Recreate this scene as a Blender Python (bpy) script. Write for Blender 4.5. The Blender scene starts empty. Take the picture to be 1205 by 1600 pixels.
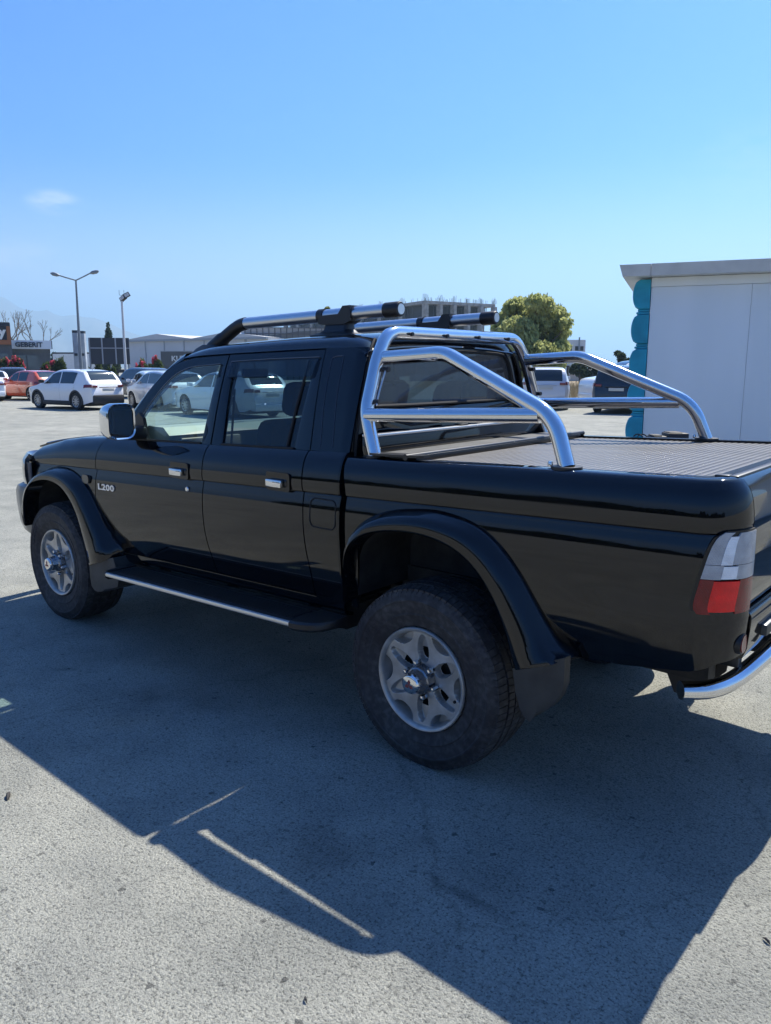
import bpy, bmesh, math, random
import numpy as np
from mathutils import Vector, Matrix
R = math.radians
PI = math.pi
rnd = random.Random(7)
SC = bpy.context.scene
COL = SC.collection

# ------------------------------------------------------------------ camera
CX, CY, CZ = 4.7629, -2.3339, 1.6081
YAW, PITCH, FPX = -0.7039, -0.1839, 1211.9
cd = bpy.data.cameras.new('camera')
cam = bpy.data.objects.new('camera', cd); COL.objects.link(cam)
cam.location = (CX, CY, CZ)
cam.rotation_euler = (PI/2 + PITCH, 0.0, -YAW)
cd.sensor_fit = 'VERTICAL'; cd.sensor_height = 36.0; cd.lens = 36.0*FPX/1600.0
cd.clip_start = 0.05; cd.clip_end = 30000
SC.camera = cam
# ------------------------------------------------------------------ light
SUNV = Vector((-0.045, 0.755, 1.0)).normalized()
elev = math.asin(SUNV.z)
az = math.atan2(SUNV.x, SUNV.y)                 # clockwise from +Y
w = bpy.data.worlds.new('World'); SC.world = w; w.use_nodes = True
nt = w.node_tree; nt.nodes.clear()
sky = nt.nodes.new('ShaderNodeTexSky'); sky.sky_type = 'NISHITA'; sky.sun_disc = False
sky.sun_elevation = elev; sky.sun_rotation = az
sky.altitude = 0; sky.air_density = 1.0; sky.dust_density = 1.0; sky.ozone_density = 2.0
bg = nt.nodes.new('ShaderNodeBackground'); bg.inputs['Strength'].default_value = 0.095
hs = nt.nodes.new('ShaderNodeHueSaturation'); hs.inputs['Saturation'].default_value = 2.0
# faint clouds low over the mountains
tc = nt.nodes.new('ShaderNodeTexCoord')
sx = nt.nodes.new('ShaderNodeSeparateXYZ')
nz = nt.nodes.new('ShaderNodeTexNoise'); nz.inputs['Scale'].default_value = 26.0; nz.inputs['Detail'].default_value = 7
mp = nt.nodes.new('ShaderNodeMapping'); mp.inputs['Scale'].default_value = (1, 1, 3.0)
cr = nt.nodes.new('ShaderNodeValToRGB')
cr.color_ramp.elements[0].position = 0.33; cr.color_ramp.elements[0].color = (0, 0, 0, 1)
cr.color_ramp.elements[1].position = 0.66; cr.color_ramp.elements[1].color = (1, 1, 1, 1)
zr = nt.nodes.new('ShaderNodeMapRange'); zr.inputs[1].default_value = 0.16; zr.inputs[2].default_value = 0.30
zr.inputs[3].default_value = 0.5; zr.inputs[4].default_value = 0.0
mm = nt.nodes.new('ShaderNodeMath'); mm.operation = 'MULTIPLY'
mx = nt.nodes.new('ShaderNodeMixRGB'); mx.inputs[2].default_value = (4.6, 5.0, 5.5, 1)
ou = nt.nodes.new('ShaderNodeOutputWorld')
L = nt.links.new
L(tc.outputs['Generated'], sx.inputs[0]); L(tc.outputs['Generated'], mp.inputs[0]); L(mp.outputs[0], nz.inputs['Vector'])
L(nz.outputs['Fac'], cr.inputs[0]); L(sx.outputs['Z'], zr.inputs[0])
def _dir(u, v):
    a, b = (u-602.5)/FPX, -(v-800)/FPX; sy_, cy_ = math.sin(YAW), math.cos(YAW); sp_, cp_ = math.sin(PITCH), math.cos(PITCH)
    f = Vector((sy_*cp_, cy_*cp_, sp_)); r = Vector((cy_, -sy_, 0)); return (f+a*r+b*r.cross(f)).normalized()
prev = None
for (u_, v_, rh, rv, amt) in ((85, 316, .034, .015, .9), (15, 408, .075, .03, .55), (190, 436, .05, .02, .45), (40, 440, .10, .02, .35), (1190, 250, .10, .05, .12)):
    d_ = _dir(u_, v_); sb = nt.nodes.new('ShaderNodeVectorMath'); sb.operation = 'SUBTRACT'; sb.inputs[1].default_value = d_
    nv = nt.nodes.new('ShaderNodeVectorMath'); nv.operation = 'NORMALIZE'; L(tc.outputs['Generated'], nv.inputs[0]); L(nv.outputs[0], sb.inputs[0])
    sc_ = nt.nodes.new('ShaderNodeVectorMath'); sc_.operation = 'MULTIPLY'; sc_.inputs[1].default_value = (1/rh, 1/rh, 1/rv); L(sb.outputs[0], sc_.inputs[0])
    ln = nt.nodes.new('ShaderNodeVectorMath'); ln.operation = 'LENGTH'; L(sc_.outputs[0], ln.inputs[0])
    r_ = nt.nodes.new('ShaderNodeMapRange'); r_.inputs[1].default_value = 0.1; r_.inputs[2].default_value = 1.15; r_.inputs[3].default_value = amt; r_.inputs[4].default_value = 0; r_.interpolation_type = 'SMOOTHSTEP'; L(ln.outputs['Value'], r_.inputs[0])
    if prev is None: prev = r_.outputs[0]
    else:
        ad = nt.nodes.new('ShaderNodeMath'); ad.operation = 'MAXIMUM'; L(prev, ad.inputs[0]); L(r_.outputs[0], ad.inputs[1]); prev = ad.outputs[0]
L(cr.outputs[0], mm.inputs[0]); L(prev, mm.inputs[1])
hz = nt.nodes.new('ShaderNodeMixRGB'); hz.inputs[2].default_value = (4.35, 4.65, 5.4, 1)      # milky air low in the sky, all round
hr = nt.nodes.new('ShaderNodeMapRange'); hr.inputs[1].default_value = 0.0; hr.inputs[2].default_value = 0.25; hr.inputs[3].default_value = 0.92; hr.inputs[4].default_value = 0.0; hr.interpolation_type = 'SMOOTHSTEP'
L(sx.outputs['Z'], hr.inputs[0]); L(hr.outputs[0], hz.inputs[0]); L(hs.outputs[0], hz.inputs[1])
tn = nt.nodes.new('ShaderNodeMixRGB'); tn.blend_type = 'MULTIPLY'; tn.inputs[0].default_value = 1.0; tn.inputs[2].default_value = (.34, .62, .95, 1)
L(hs.outputs[0], tn.inputs[1]); L(tn.outputs[0], hz.inputs[1])
L(sky.outputs[0], hs.inputs['Color']); L(hz.outputs[0], mx.inputs[1]); L(mm.outputs[0], mx.inputs[0])
L(mx.outputs[0], bg.inputs[0]); L(bg.outputs[0], ou.inputs[0])
sl = bpy.data.lights.new('sun', 'SUN'); sl.energy = 5.0; sl.angle = R(0.5); sl.color = (1.0, 0.945, 0.84)
so = bpy.data.objects.new('sun', sl); COL.objects.link(so)
so.rotation_euler = SUNV.to_track_quat('Z', 'Y').to_euler(); so.location = (0, 20, 30)
SC.view_settings.view_transform = 'Standard'; SC.view_settings.look = 'None'
SC.view_settings.exposure = 1.03; SC.view_settings.gamma = 1.0; SC.view_settings.use_curve_mapping = False
SC.render.engine = 'CYCLES'
SC.cycles.use_denoising = True
SC.cycles.max_bounces = 8; SC.cycles.transparent_max_bounces = 16; SC.cycles.transmission_bounces = 8
SC.cycles.volume_bounces = 0

# ------------------------------------------------------------------ helpers
def camdir(u, v):
    a = float(u-602.5)/FPX; b = -float(v-800)/FPX
    sy, cy = math.sin(YAW), math.cos(YAW); sp, cp = math.sin(PITCH), math.cos(PITCH)
    f = Vector((sy*cp, cy*cp, sp)); r = Vector((cy, -sy, 0)); up = r.cross(f)
    return f + a*r + b*up
FH = Vector((math.sin(YAW), math.cos(YAW), 0)); RH = Vector((math.cos(YAW), -math.sin(YAW), 0))
def at(u, v, d):
    """point seen in direction (u, v) at horizontal distance d in front of the viewer"""
    q = camdir(u, v); s = float(d)/(q.x*FH.x + q.y*FH.y)
    return Vector((CX, CY, CZ)) + s*q
def gnd(u, v):
    q = camdir(u, v); s = -CZ/q.z
    return Vector((CX, CY, CZ)) + s*q

MATS = {}
def mat(name, col, rough=0.5, metal=0.0, var=0.0, vscale=8.0, bump=0.0, bscale=60.0, coat=0.0, ior=1.5, spec=None, col2=None, lo=.35, hi=.65, trans=0.0, detail=5):
    if name in MATS: return MATS[name]
    m = bpy.data.materials.new(name); m.use_nodes = True
    n = m.node_tree.nodes; l = m.node_tree.links
    b = n['Principled BSDF']
    b.inputs['Base Color'].default_value = (*col, 1)
    b.inputs['Roughness'].default_value = rough; b.inputs['Metallic'].default_value = metal
    b.inputs['IOR'].default_value = ior
    if coat: b.inputs['Coat Weight'].default_value = coat; b.inputs['Coat Roughness'].default_value = 0.03
    if spec is not None: b.inputs['Specular IOR Level'].default_value = spec
    if trans: b.inputs['Transmission Weight'].default_value = trans
    t = n.new('ShaderNodeTexCoord')
    if var or col2:
        z = n.new('ShaderNodeTexNoise'); z.inputs['Scale'].default_value = vscale; z.inputs['Detail'].default_value = detail
        l.new(t.outputs['Object'], z.inputs['Vector'])
        r = n.new('ShaderNodeValToRGB')
        r.color_ramp.elements[0].position = lo; r.color_ramp.elements[1].position = hi
        if col2 is None:
            r.color_ramp.elements[0].color = (*[c*(1-var) for c in col], 1)
            r.color_ramp.elements[1].color = (*[min(1, c*(1+var)) for c in col], 1)
        else:
            r.color_ramp.elements[0].color = (*col, 1); r.color_ramp.elements[1].color = (*col2, 1)
        l.new(z.outputs['Fac'], r.inputs[0]); l.new(r.outputs[0], b.inputs['Base Color'])
    if bump:
        z2 = n.new('ShaderNodeTexNoise'); z2.inputs['Scale'].default_value = bscale; z2.inputs['Detail'].default_value = 4
        l.new(t.outputs['Object'], z2.inputs['Vector'])
        bp = n.new('ShaderNodeBump'); bp.inputs['Strength'].default_value = bump; bp.inputs['Distance'].default_value = 0.01
        l.new(z2.outputs['Fac'], bp.inputs['Height']); l.new(bp.outputs[0], b.inputs['Normal'])
    MATS[name] = m; return m

def glass(name, tint, dust=0.0):
    """thin pane: clear tinted transmission plus mirror reflection by Fresnel"""
    if name in MATS: return MATS[name]
    m = bpy.data.materials.new(name); m.use_nodes = True
    n = m.node_tree.nodes; l = m.node_tree.links; n.clear()
    tr = n.new('ShaderNodeBsdfTransparent'); tr.inputs[0].default_value = (*tint, 1)
    gl = n.new('ShaderNodeBsdfGlossy'); gl.inputs['Roughness'].default_value = 0.01
    fr = n.new('ShaderNodeFresnel'); ge = n.new('ShaderNodeNewGeometry'); mr = n.new('ShaderNodeMapRange')
    mr.inputs[3].default_value = 1.52; mr.inputs[4].default_value = 1/1.52; l.new(ge.outputs['Backfacing'], mr.inputs[0]); l.new(mr.outputs[0], fr.inputs[0])
    mi = n.new('ShaderNodeMixShader'); o = n.new('ShaderNodeOutputMaterial')
    l.new(fr.outputs[0], mi.inputs[0]); l.new(tr.outputs[0], mi.inputs[1]); l.new(gl.outputs[0], mi.inputs[2]); l.new(mi.outputs[0], o.inputs[0])
    if dust:
        df = n.new('ShaderNodeBsdfDiffuse'); df.inputs[0].default_value = (.5, .5, .5, 1); m2 = n.new('ShaderNodeMixShader'); m2.inputs[0].default_value = dust
        l.new(tr.outputs[0], m2.inputs[1]); l.new(df.outputs[0], m2.inputs[2]); l.new(m2.outputs[0], mi.inputs[1])
    MATS[name] = m; return m

class MB:
    def __init__(s): s.v = []; s.f = []
    def add(s, vs, fs):
        o = len(s.v); s.v += [tuple(x) for x in vs]; s.f += [tuple(i+o for i in f) for f in fs]; return s
    def box(s, a, b, bev=0.0, M=None):
        x0, y0, z0 = a; x1, y1, z1 = b
        if x0 > x1: x0, x1 = x1, x0
        if y0 > y1: y0, y1 = y1, y0
        if z0 > z1: z0, z1 = z1, z0
        if bev <= 0:
            vs = [(x0,y0,z0),(x1,y0,z0),(x1,y1,z0),(x0,y1,z0),(x0,y0,z1),(x1,y0,z1),(x1,y1,z1),(x0,y1,z1)]
            fs = [(0,3,2,1),(4,5,6,7),(0,1,5,4),(1,2,6,5),(2,3,7,6),(3,0,4,7)]
        else:
            bm = bmesh.new(); bmesh.ops.create_cube(bm, size=1)
            for q in bm.verts: q.co = Vector(((x0+x1)/2+q.co.x*(x1-x0), (y0+y1)/2+q.co.y*(y1-y0), (z0+z1)/2+q.co.z*(z1-z0)))
            bmesh.ops.bevel(bm, geom=bm.edges[:], offset=bev, segments=2, profile=0.5, affect='EDGES')
            bm.verts.index_update()
            vs = [q.co.copy() for q in bm.verts]; fs = [[q.index for q in f.verts] for f in bm.faces]; bm.free()
        if M is not None: vs = [M @ Vector(q) for q in vs]
        return s.add(vs, fs)
    def tube(s, path, r, n=16, cap=True, rr=None):
        P = [Vector(q) for q in path]; k = len(P); vs = []; fs = []
        T = []
        for i in range(k):
            d = (P[min(i+1, k-1)]-P[max(i-1, 0)]); T.append(d.normalized())
        N = T[0].orthogonal().normalized()
        for i in range(k):
            N = (N - T[i]*N.dot(T[i])).normalized(); B = T[i].cross(N)
            ri = rr[i] if rr else r
            for j in range(n):
                a = 2*PI*j/n; vs.append(P[i] + ri*(math.cos(a)*N + math.sin(a)*B))
        for i in range(k-1):
            for j in range(n):
                a = i*n+j; b = i*n+(j+1) % n; fs.append((a, b, b+n, a+n))
        if cap:
            fs.append(tuple(range(n))[::-1]); fs.append(tuple(range((k-1)*n, k*n)))
        return s.add(vs, fs)
    def lathe(s, prof, c, n=48, axis='y', a0=0, a1=2*PI, close=False):
        vs = []; fs = []; full = abs(a1-a0-2*PI) < 1e-6; m = n if full else n+1
        for j in range(m):
            a = a0+(a1-a0)*j/n
            for (r, h) in prof:
                if axis == 'y': vs.append((c[0]+r*math.cos(a), c[1]+h, c[2]+r*math.sin(a)))
                elif axis == 'z': vs.append((c[0]+r*math.cos(a), c[1]+r*math.sin(a), c[2]+h))
                else: vs.append((c[0]+h, c[1]+r*math.cos(a), c[2]+r*math.sin(a)))
        k = len(prof)
        for j in range(n):
            j2 = (j+1) % m
            for i in range(k-1): fs.append((j*k+i, j*k+i+1, j2*k+i+1, j2*k+i))
        return s.add(vs, fs)
    def prism(s, poly, d, axis='y', o=0.0):
        """extrude a 2-D polygon; axis y: (x,z), axis x: (y,z), axis z: (x,y)"""
        k = len(poly)
        def P(q, h):
            return (q[0], h, q[1]) if axis == 'y' else ((h, q[0], q[1]) if axis == 'x' else (q[0], q[1], h))
        vs = [P(q, o) for q in poly]+[P(q, o+d) for q in poly]
        fs = [tuple(range(k)), tuple(range(2*k-1, k-1, -1))]+[(i, i+k, (i+1) % k+k, (i+1) % k) for i in range(k)]
        return s.add(vs, fs)
    def grid(s, rows, flip=False, closeu=False):
        nr = len(rows); nc = len(rows[0]); vs = [q for r in rows for q in r]; fs = []
        for i in range(nr-1):
            for j in range(nc if closeu else nc-1):
                a = i*nc+j; b = i*nc+(j+1) % nc
                f = (a, b, b+nc, a+nc); fs.append(f[::-1] if flip else f)
        return s.add(vs, fs)
    def shell(s, rows, t, fix=True):
        """sheet of points thickened by t along its inward normals; degenerate cells dropped"""
        A = [[Vector(q) for q in r] for r in rows]; nr, nc = len(A), len(A[0]); B = []
        for i in range(nr):
            row = []
            for j in range(nc):
                du = Vector(); k = 1
                while du.length < 1e-5 and k < nc: du = A[i][min(j+k, nc-1)]-A[i][max(j-k, 0)]; k += 1
                dv = Vector(); k = 1
                while dv.length < 1e-5 and k < nr: dv = A[min(i+k, nr-1)][j]-A[max(i-k, 0)][j]; k += 1
                nn = du.cross(dv)
                if nn.length < 1e-9: nn = Vector((0, 1, 0))
                row.append(A[i][j]+nn.normalized()*t)
            B.append(row)
        o = len(s.v); vs = [q for r in A for q in r]+[q for r in B for q in r]; N = nr*nc; fs = []
        for i in range(nr-1):
            for j in range(nc-1):
                a = i*nc+j; fs.append((a, a+1, a+1+nc, a+nc)); fs.append((a+N, a+nc+N, a+1+nc+N, a+1+N))
        for j in range(nc-1):
            fs.append((j, j+N, j+1+N, j+1)); a = (nr-1)*nc+j; fs.append((a, a+1, a+1+N, a+N))
        for i in range(nr-1):
            a = i*nc; fs.append((a, a+nc, a+nc+N, a+N)); a = i*nc+nc-1; fs.append((a, a+N, a+nc+N, a+nc))
        return s.add(vs, fs)
    def mirror(s, yc=0.8875):
        s.v = [(x, 2*yc-y, z) for x, y, z in s.v]; s.f = [f[::-1] for f in s.f]; return s
    def build(s, name, m, parent=None, loc=(0, 0, 0), sharp=35, merge=True, fixn=True):
        org = Vector(loc)
        pw = Vector((0, 0, 0)); q = parent
        while q is not None: pw += q.location; q = q.parent
        me = bpy.data.meshes.new(name)
        base = org if parent is None else org
        me.from_pydata([tuple(Vector(v)-base) for v in s.v], [], s.f)
        if merge or fixn:
            bm = bmesh.new(); bm.from_mesh(me)
            if merge:
                bmesh.ops.remove_doubles(bm, verts=bm.verts, dist=1e-5)
                bmesh.ops.dissolve_degenerate(bm, dist=1e-5, edges=bm.edges)
            if fixn: bmesh.ops.recalc_face_normals(bm, faces=bm.faces)
            bm.to_mesh(me); bm.free()
        me.polygons.foreach_set('use_smooth', [True]*len(me.polygons))
        me.set_sharp_from_angle(angle=R(sharp))
        if m is not None: me.materials.append(m)
        o = bpy.data.objects.new(name, me); COL.objects.link(o)
        o.location = org - pw if parent is not None else org
        if parent is not None: o.parent = parent
        return o

def tag(o, label=None, cat=None, group=None, kind=None):
    if label: o['label'] = label
    if cat: o['category'] = cat
    if group: o['group'] = group
    if kind: o['kind'] = kind
    return o
def empty(name, loc, label, cat, group=None, rz=0.0):
    o = bpy.data.objects.new(name, None); COL.objects.link(o); o.location = loc; o.rotation_euler = (0, 0, rz)
    o.empty_display_size = 0.3
    return tag(o, label, cat, group)
def link_copy(src, parent, loc=None, mirrored=False):
    c = src.copy(); COL.objects.link(c); c.parent = parent
    if loc is not None: c.location = loc
    return c
def smooth_path(pts, n=8):
    P = [Vector(p) for p in pts]; out = []
    for i in range(len(P)-1):
        p0 = P[max(i-1, 0)]; p1 = P[i]; p2 = P[i+1]; p3 = P[min(i+2, len(P)-1)]
        for k in range(n):
            t = k/n
            out.append(0.5*((2*p1)+(-p0+p2)*t+(2*p0-5*p1+4*p2-p3)*t*t+(-p0+3*p1-3*p2+p3)*t**3))
    out.append(P[-1]); return out
def round_path(pts, r, n=8):
    """polyline with its corners turned to arcs of radius r"""
    P = [Vector(p) for p in pts]; rs = r if isinstance(r, (list, tuple)) else [r]*len(P); out = [P[0]]
    for i in range(1, len(P)-1):
        a = (P[i-1]-P[i]); b = (P[i+1]-P[i]); la, lb = a.length, b.length; a.normalize(); b.normalize()
        ang = a.angle(b); d = min(rs[i]/math.tan(ang/2), la*.48, lb*.48)
        A = P[i]+a*d; B = P[i]+b*d
        for k in range(n+1):
            t = k/n; out.append(A*(1-t)**2+P[i]*2*t*(1-t)+B*t*t)
    out.append(P[-1]); return out
def text_mesh(txt, size, depth=0.004, bold=0.0, shear=0.0, space=1.0):
    c = bpy.data.curves.new('t', 'FONT'); c.body = txt; c.size = size; c.extrude = depth; c.offset = bold; c.shear = shear
    c.space_character = space; c.align_x = 'CENTER'; c.align_y = 'CENTER'; c.resolution_u = 3
    o = bpy.data.objects.new('t', c); COL.objects.link(o)
    dg = bpy.context.evaluated_depsgraph_get(); me = bpy.data.meshes.new_from_object(o.evaluated_get(dg))
    vs = [v.co.copy() for v in me.vertices]; fs = [tuple(p.vertices) for p in me.polygons]
    bpy.data.objects.remove(o); bpy.data.curves.remove(c); bpy.data.meshes.remove(me)
    return vs, fs

# ------------------------------------------------------------------ materials
PAINT = mat('black_paint', (0.0018, 0.0024, 0.0042), rough=0.03, ior=1.52, bump=0.012, bscale=2.2)
_b = PAINT.node_tree.nodes['Principled BSDF']; _n = PAINT.node_tree.nodes; _t = _n.new('ShaderNodeTexNoise'); _t.inputs['Scale'].default_value = 6; _t.inputs['Detail'].default_value = 8
_m = _n.new('ShaderNodeMapRange'); _m.inputs[1].default_value = .35; _m.inputs[2].default_value = .75; _m.inputs[3].default_value = .018; _m.inputs[4].default_value = .10
PAINT.node_tree.links.new(_t.outputs['Fac'], _m.inputs[0]); PAINT.node_tree.links.new(_m.outputs[0], _b.inputs['Roughness'])
TRIM = mat('black_plastic', (0.012, 0.012, 0.013), rough=0.45, bump=0.05, bscale=200)
GLOSSTRIM = mat('flare_paint', (0.0028, 0.0033, 0.0052), rough=0.06)
SEAL = mat('rubber_seal', (0.006, 0.006, 0.007), rough=0.7)
CHROME = mat('polished_steel', (0.72, 0.72, 0.73), rough=0.09, metal=1.0, bump=0.01, bscale=30)
BRUSHED = mat('satin_aluminium', (0.62, 0.63, 0.65), rough=0.32, metal=1.0, bump=0.02, bscale=150)
ALLOY = mat('dusty_alloy', (0.52, 0.51, 0.49), rough=0.36, metal=0.55, col2=(0.36, 0.34, 0.31), vscale=14, bump=0.02, bscale=90)
DARKHOLE = mat('dark_cavity', (0.006, 0.006, 0.007), rough=0.8)
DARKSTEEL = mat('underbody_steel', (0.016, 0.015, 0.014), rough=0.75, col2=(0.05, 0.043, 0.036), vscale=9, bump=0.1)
LINER = mat('wheelhouse_liner', (0.010, 0.010, 0.011), rough=0.8, col2=(0.035, 0.033, 0.032), vscale=11, bump=0.15)
SLAT = mat('cover_aluminium', (0.066, 0.062, 0.058), rough=0.36, metal=0.3, col2=(0.105, 0.098, 0.09), vscale=5, bump=0.03, bscale=120)
SLATDARK = mat('cover_rail', (0.012, 0.012, 0.013), rough=0.35)
BEIGE = mat('cabin_plastic', (0.34, 0.33, 0.28), rough=0.6, var=.05, bump=.03)
CABIN = mat('cabin_dark', (0.03, 0.03, 0.032), rough=0.8, bump=.05)
SEATM = mat('seat_cloth', (0.018, 0.02, 0.024), rough=0.9, bump=.15, bscale=120)
G_FRONT = glass('tinted_front_glass', (0.76, 0.91, 0.91))
G_REAR = glass('tinted_rear_glass', (0.15, 0.22, 0.25), .01)
G_BACK = glass('tinted_back_glass', (0.28, 0.35, 0.38), .13)
G_VISOR = glass('smoked_visor', (0.30, 0.33, 0.38))

def rubber():
    m = bpy.data.materials.new('dusty_rubber'); m.use_nodes = True; MATS['dusty_rubber'] = m
    n = m.node_tree.nodes; l = m.node_tree.links; b = n['Principled BSDF']
    t = n.new('ShaderNodeTexCoord')
    z = n.new('ShaderNodeTexNoise'); z.inputs['Scale'].default_value = 2.6; z.inputs['Detail'].default_value = 9; z.inputs['Roughness'].default_value = .65
    z2 = n.new('ShaderNodeTexNoise'); z2.inputs['Scale'].default_value = 38; z2.inputs['Detail'].default_value = 6
    r = n.new('ShaderNodeValToRGB'); r.color_ramp.elements[0].position = .34; r.color_ramp.elements[1].position = .74
    r.color_ramp.elements[0].color = (.022, .016, .018, 1); r.color_ramp.elements[1].color = (.075, .074, .071, 1)
    r2 = n.new('ShaderNodeValToRGB'); r2.color_ramp.elements[0].position = .45; r2.color_ramp.elements[1].position = .75
    r2.color_ramp.elements[0].color = (.6, .6, .6, 1); r2.color_ramp.elements[1].color = (1.5, 1.5, 1.5, 1)
    mu = n.new('ShaderNodeMixRGB'); mu.blend_type = 'MULTIPLY'; mu.inputs[0].default_value = 1
    l.new(t.outputs['Object'], z.inputs[0]); l.new(t.outputs['Object'], z2.inputs[0])
    l.new(z.outputs[0], r.inputs[0]); l.new(z2.outputs[0], r2.inputs[0])
    l.new(r.outputs[0], mu.inputs[1]); l.new(r2.outputs[0], mu.inputs[2]); l.new(mu.outputs[0], b.inputs['Base Color'])
    b.inputs['Roughness'].default_value = .75
    bp = n.new('ShaderNodeBump'); bp.inputs['Strength'].default_value = .25; bp.inputs['Distance'].default_value = .004
    l.new(z2.outputs[0], bp.inputs['Height']); l.new(bp.outputs[0], b.inputs['Normal'])
    return m
RUBBER = rubber()

def asphalt():
    m = bpy.data.materials.new('worn_chip_seal'); m.use_nodes = True
    n = m.node_tree.nodes; l = m.node_tree.links; b = n['Principled BSDF']
    t = n.new('ShaderNodeTexCoord')
    def noise(s, d=5, rough=.55):
        z = n.new('ShaderNodeTexNoise'); z.inputs['Scale'].default_value = s; z.inputs['Detail'].default_value = d; z.inputs['Roughness'].default_value = rough
        l.new(t.outputs['Object'], z.inputs[0]); return z
    def ramp(src, p0, c0, p1, c1):
        r = n.new('ShaderNodeValToRGB'); r.color_ramp.elements[0].position = p0; r.color_ramp.elements[1].position = p1
        r.color_ramp.elements[0].color = (*c0, 1); r.color_ramp.elements[1].color = (*c1, 1); l.new(src, r.inputs[0]); return r
    def mixc(a, bb, mode='MULTIPLY', fac=1.0):
        x = n.new('ShaderNodeMixRGB'); x.blend_type = mode
        if isinstance(fac, float): x.inputs[0].default_value = fac
        else: l.new(fac, x.inputs[0])
        l.new(a, x.inputs[1])
        if isinstance(bb, tuple): x.inputs[2].default_value = (*bb, 1)
        else: l.new(bb, x.inputs[2])
        return x.outputs[0]
    big = noise(.55, 5); mid = noise(2.6, 7, .6); fine = noise(170, 3, .7)
    vor = n.new('ShaderNodeTexVoronoi'); vor.inputs['Scale'].default_value = 150
    wz = noise(60, 2); wm = n.new('ShaderNodeVectorMath'); wm.operation = 'MULTIPLY_ADD'
    wm.inputs[1].default_value = (.008, .008, .0); l.new(wz.outputs['Color'], wm.inputs[0]); l.new(t.outputs['Object'], wm.inputs[2])
    l.new(wm.outputs[0], vor.inputs['Vector'])
    vor2 = n.new('ShaderNodeTexVoronoi'); vor2.feature = 'F1'; vor2.inputs['Scale'].default_value = 62; l.new(wm.outputs[0], vor2.inputs['Vector'])
    base = ramp(big.outputs['Fac'], .35, (.262, .266, .236), .68, (.330, .332, .292)).outputs[0]
    base = mixc(base, ramp(mid.outputs['Fac'], .3, (.80, .81, .82), .7, (1.16, 1.15, 1.13)).outputs[0])
    stone = ramp(vor.outputs['Color'], .0, (.78, .78, .79), 1.0, (1.22, 1.21, 1.19)).outputs[0]
    base = mixc(base, stone, 'MULTIPLY', .6)
    pit = ramp(vor.outputs['Distance'], .42, (1, 1, 1), .85, (.40, .40, .42)).outputs[0]
    base = mixc(base, pit, 'MULTIPLY', .3)
    crev = noise(115, 4, .62); crv = ramp(crev.outputs['Fac'], .36, (.30, .30, .31), .46, (1, 1, 1)).outputs[0]
    base = mixc(base, crv, 'MULTIPLY', .85)
    crev2 = noise(48, 5, .6); cr2_ = ramp(crev2.outputs['Fac'], .33, (.50, .50, .51), .45, (1, 1, 1)).outputs[0]
    base = mixc(base, cr2_, 'MULTIPLY', .8)
    pit2 = ramp(vor2.outputs['Color'], .03, (.42, .42, .44), .10, (1, 1, 1)).outputs[0]
    base = mixc(base, pit2)
    f2 = ramp(fine.outputs['Fac'], .3, (.8, .8, .8), .7, (1.2, 1.2, 1.2)).outputs[0]
    base = mixc(base, f2)
    # dark bitumen / oil stains
    st = noise(.9, 4); rs = ramp(st.outputs['Fac'], .62, (1, 1, 1), .78, (.62, .6, .6)).outputs[0]
    base = mixc(base, rs)
    for (pa, pb, wd, c_) in ((gnd(672, 1350), gnd(862, 1452), .035, (.55, .55, .57)), (gnd(150, 1130), gnd(300, 1125), .12, (1.12, 1.06, 1.0)), (gnd(95, 1045), gnd(150, 1045), .03, (.7, .7, .72))):
        c0 = (pa+pb)/2; dd_ = pb-pa; ln_ = dd_.length/2; an_ = math.atan2(dd_.y, dd_.x)
        m1_ = n.new('ShaderNodeMapping'); m1_.vector_type = 'TEXTURE'; m1_.inputs['Location'].default_value = (c0.x, c0.y, 0); m1_.inputs['Rotation'].default_value = (0, 0, an_); m1_.inputs['Scale'].default_value = (ln_, wd, 1)
        w3 = n.new('ShaderNodeVectorMath'); w3.operation = 'MULTIPLY_ADD'; w3.inputs[1].default_value = (.10, .10, 0); l.new(noise(9, 5, .7).outputs['Color'], w3.inputs[0]); l.new(t.outputs['Object'], w3.inputs[2])
        l.new(w3.outputs[0], m1_.inputs[0]); le_ = n.new('ShaderNodeVectorMath'); le_.operation = 'LENGTH'; l.new(m1_.outputs[0], le_.inputs[0])
        base = mixc(base, ramp(le_.outputs['Value'], .15, c_, 1.0, (1, 1, 1)).outputs[0], 'MULTIPLY', .9)
    # cracks
    vc = n.new('ShaderNodeTexVoronoi'); vc.feature = 'DISTANCE_TO_EDGE'; vc.inputs['Scale'].default_value = .42
    w2 = noise(2.5, 6, .7); wm2 = n.new('ShaderNodeVectorMath'); wm2.operation = 'MULTIPLY_ADD'; wm2.inputs[1].default_value = (.35, .35, 0)
    l.new(w2.outputs['Color'], wm2.inputs[0]); l.new(t.outputs['Object'], wm2.inputs[2]); l.new(wm2.outputs[0], vc.inputs['Vector'])
    crk = ramp(vc.outputs['Distance'], .0008, (.35, .35, .36), .0035, (1, 1, 1)).outputs[0]
    base = mixc(base, crk, 'MULTIPLY', .35)
    l.new(base, b.inputs['Base Color']); b.inputs['Roughness'].default_value = .93
    b.inputs['Specular IOR Level'].default_value = .25
    bp = n.new('ShaderNodeBump'); bp.inputs['Strength'].default_value = .9; bp.inputs['Distance'].default_value = .012; bp.invert = True
    bp.invert = False; l.new(crev.outputs['Fac'], bp.inputs['Height'])
    bp2 = n.new('ShaderNodeBump'); bp2.inputs['Strength'].default_value = .6; bp2.inputs['Distance'].default_value = .012
    l.new(mid.outputs['Fac'], bp2.inputs['Height']); l.new(bp2.outputs[0], bp.inputs['Normal'])
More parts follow.
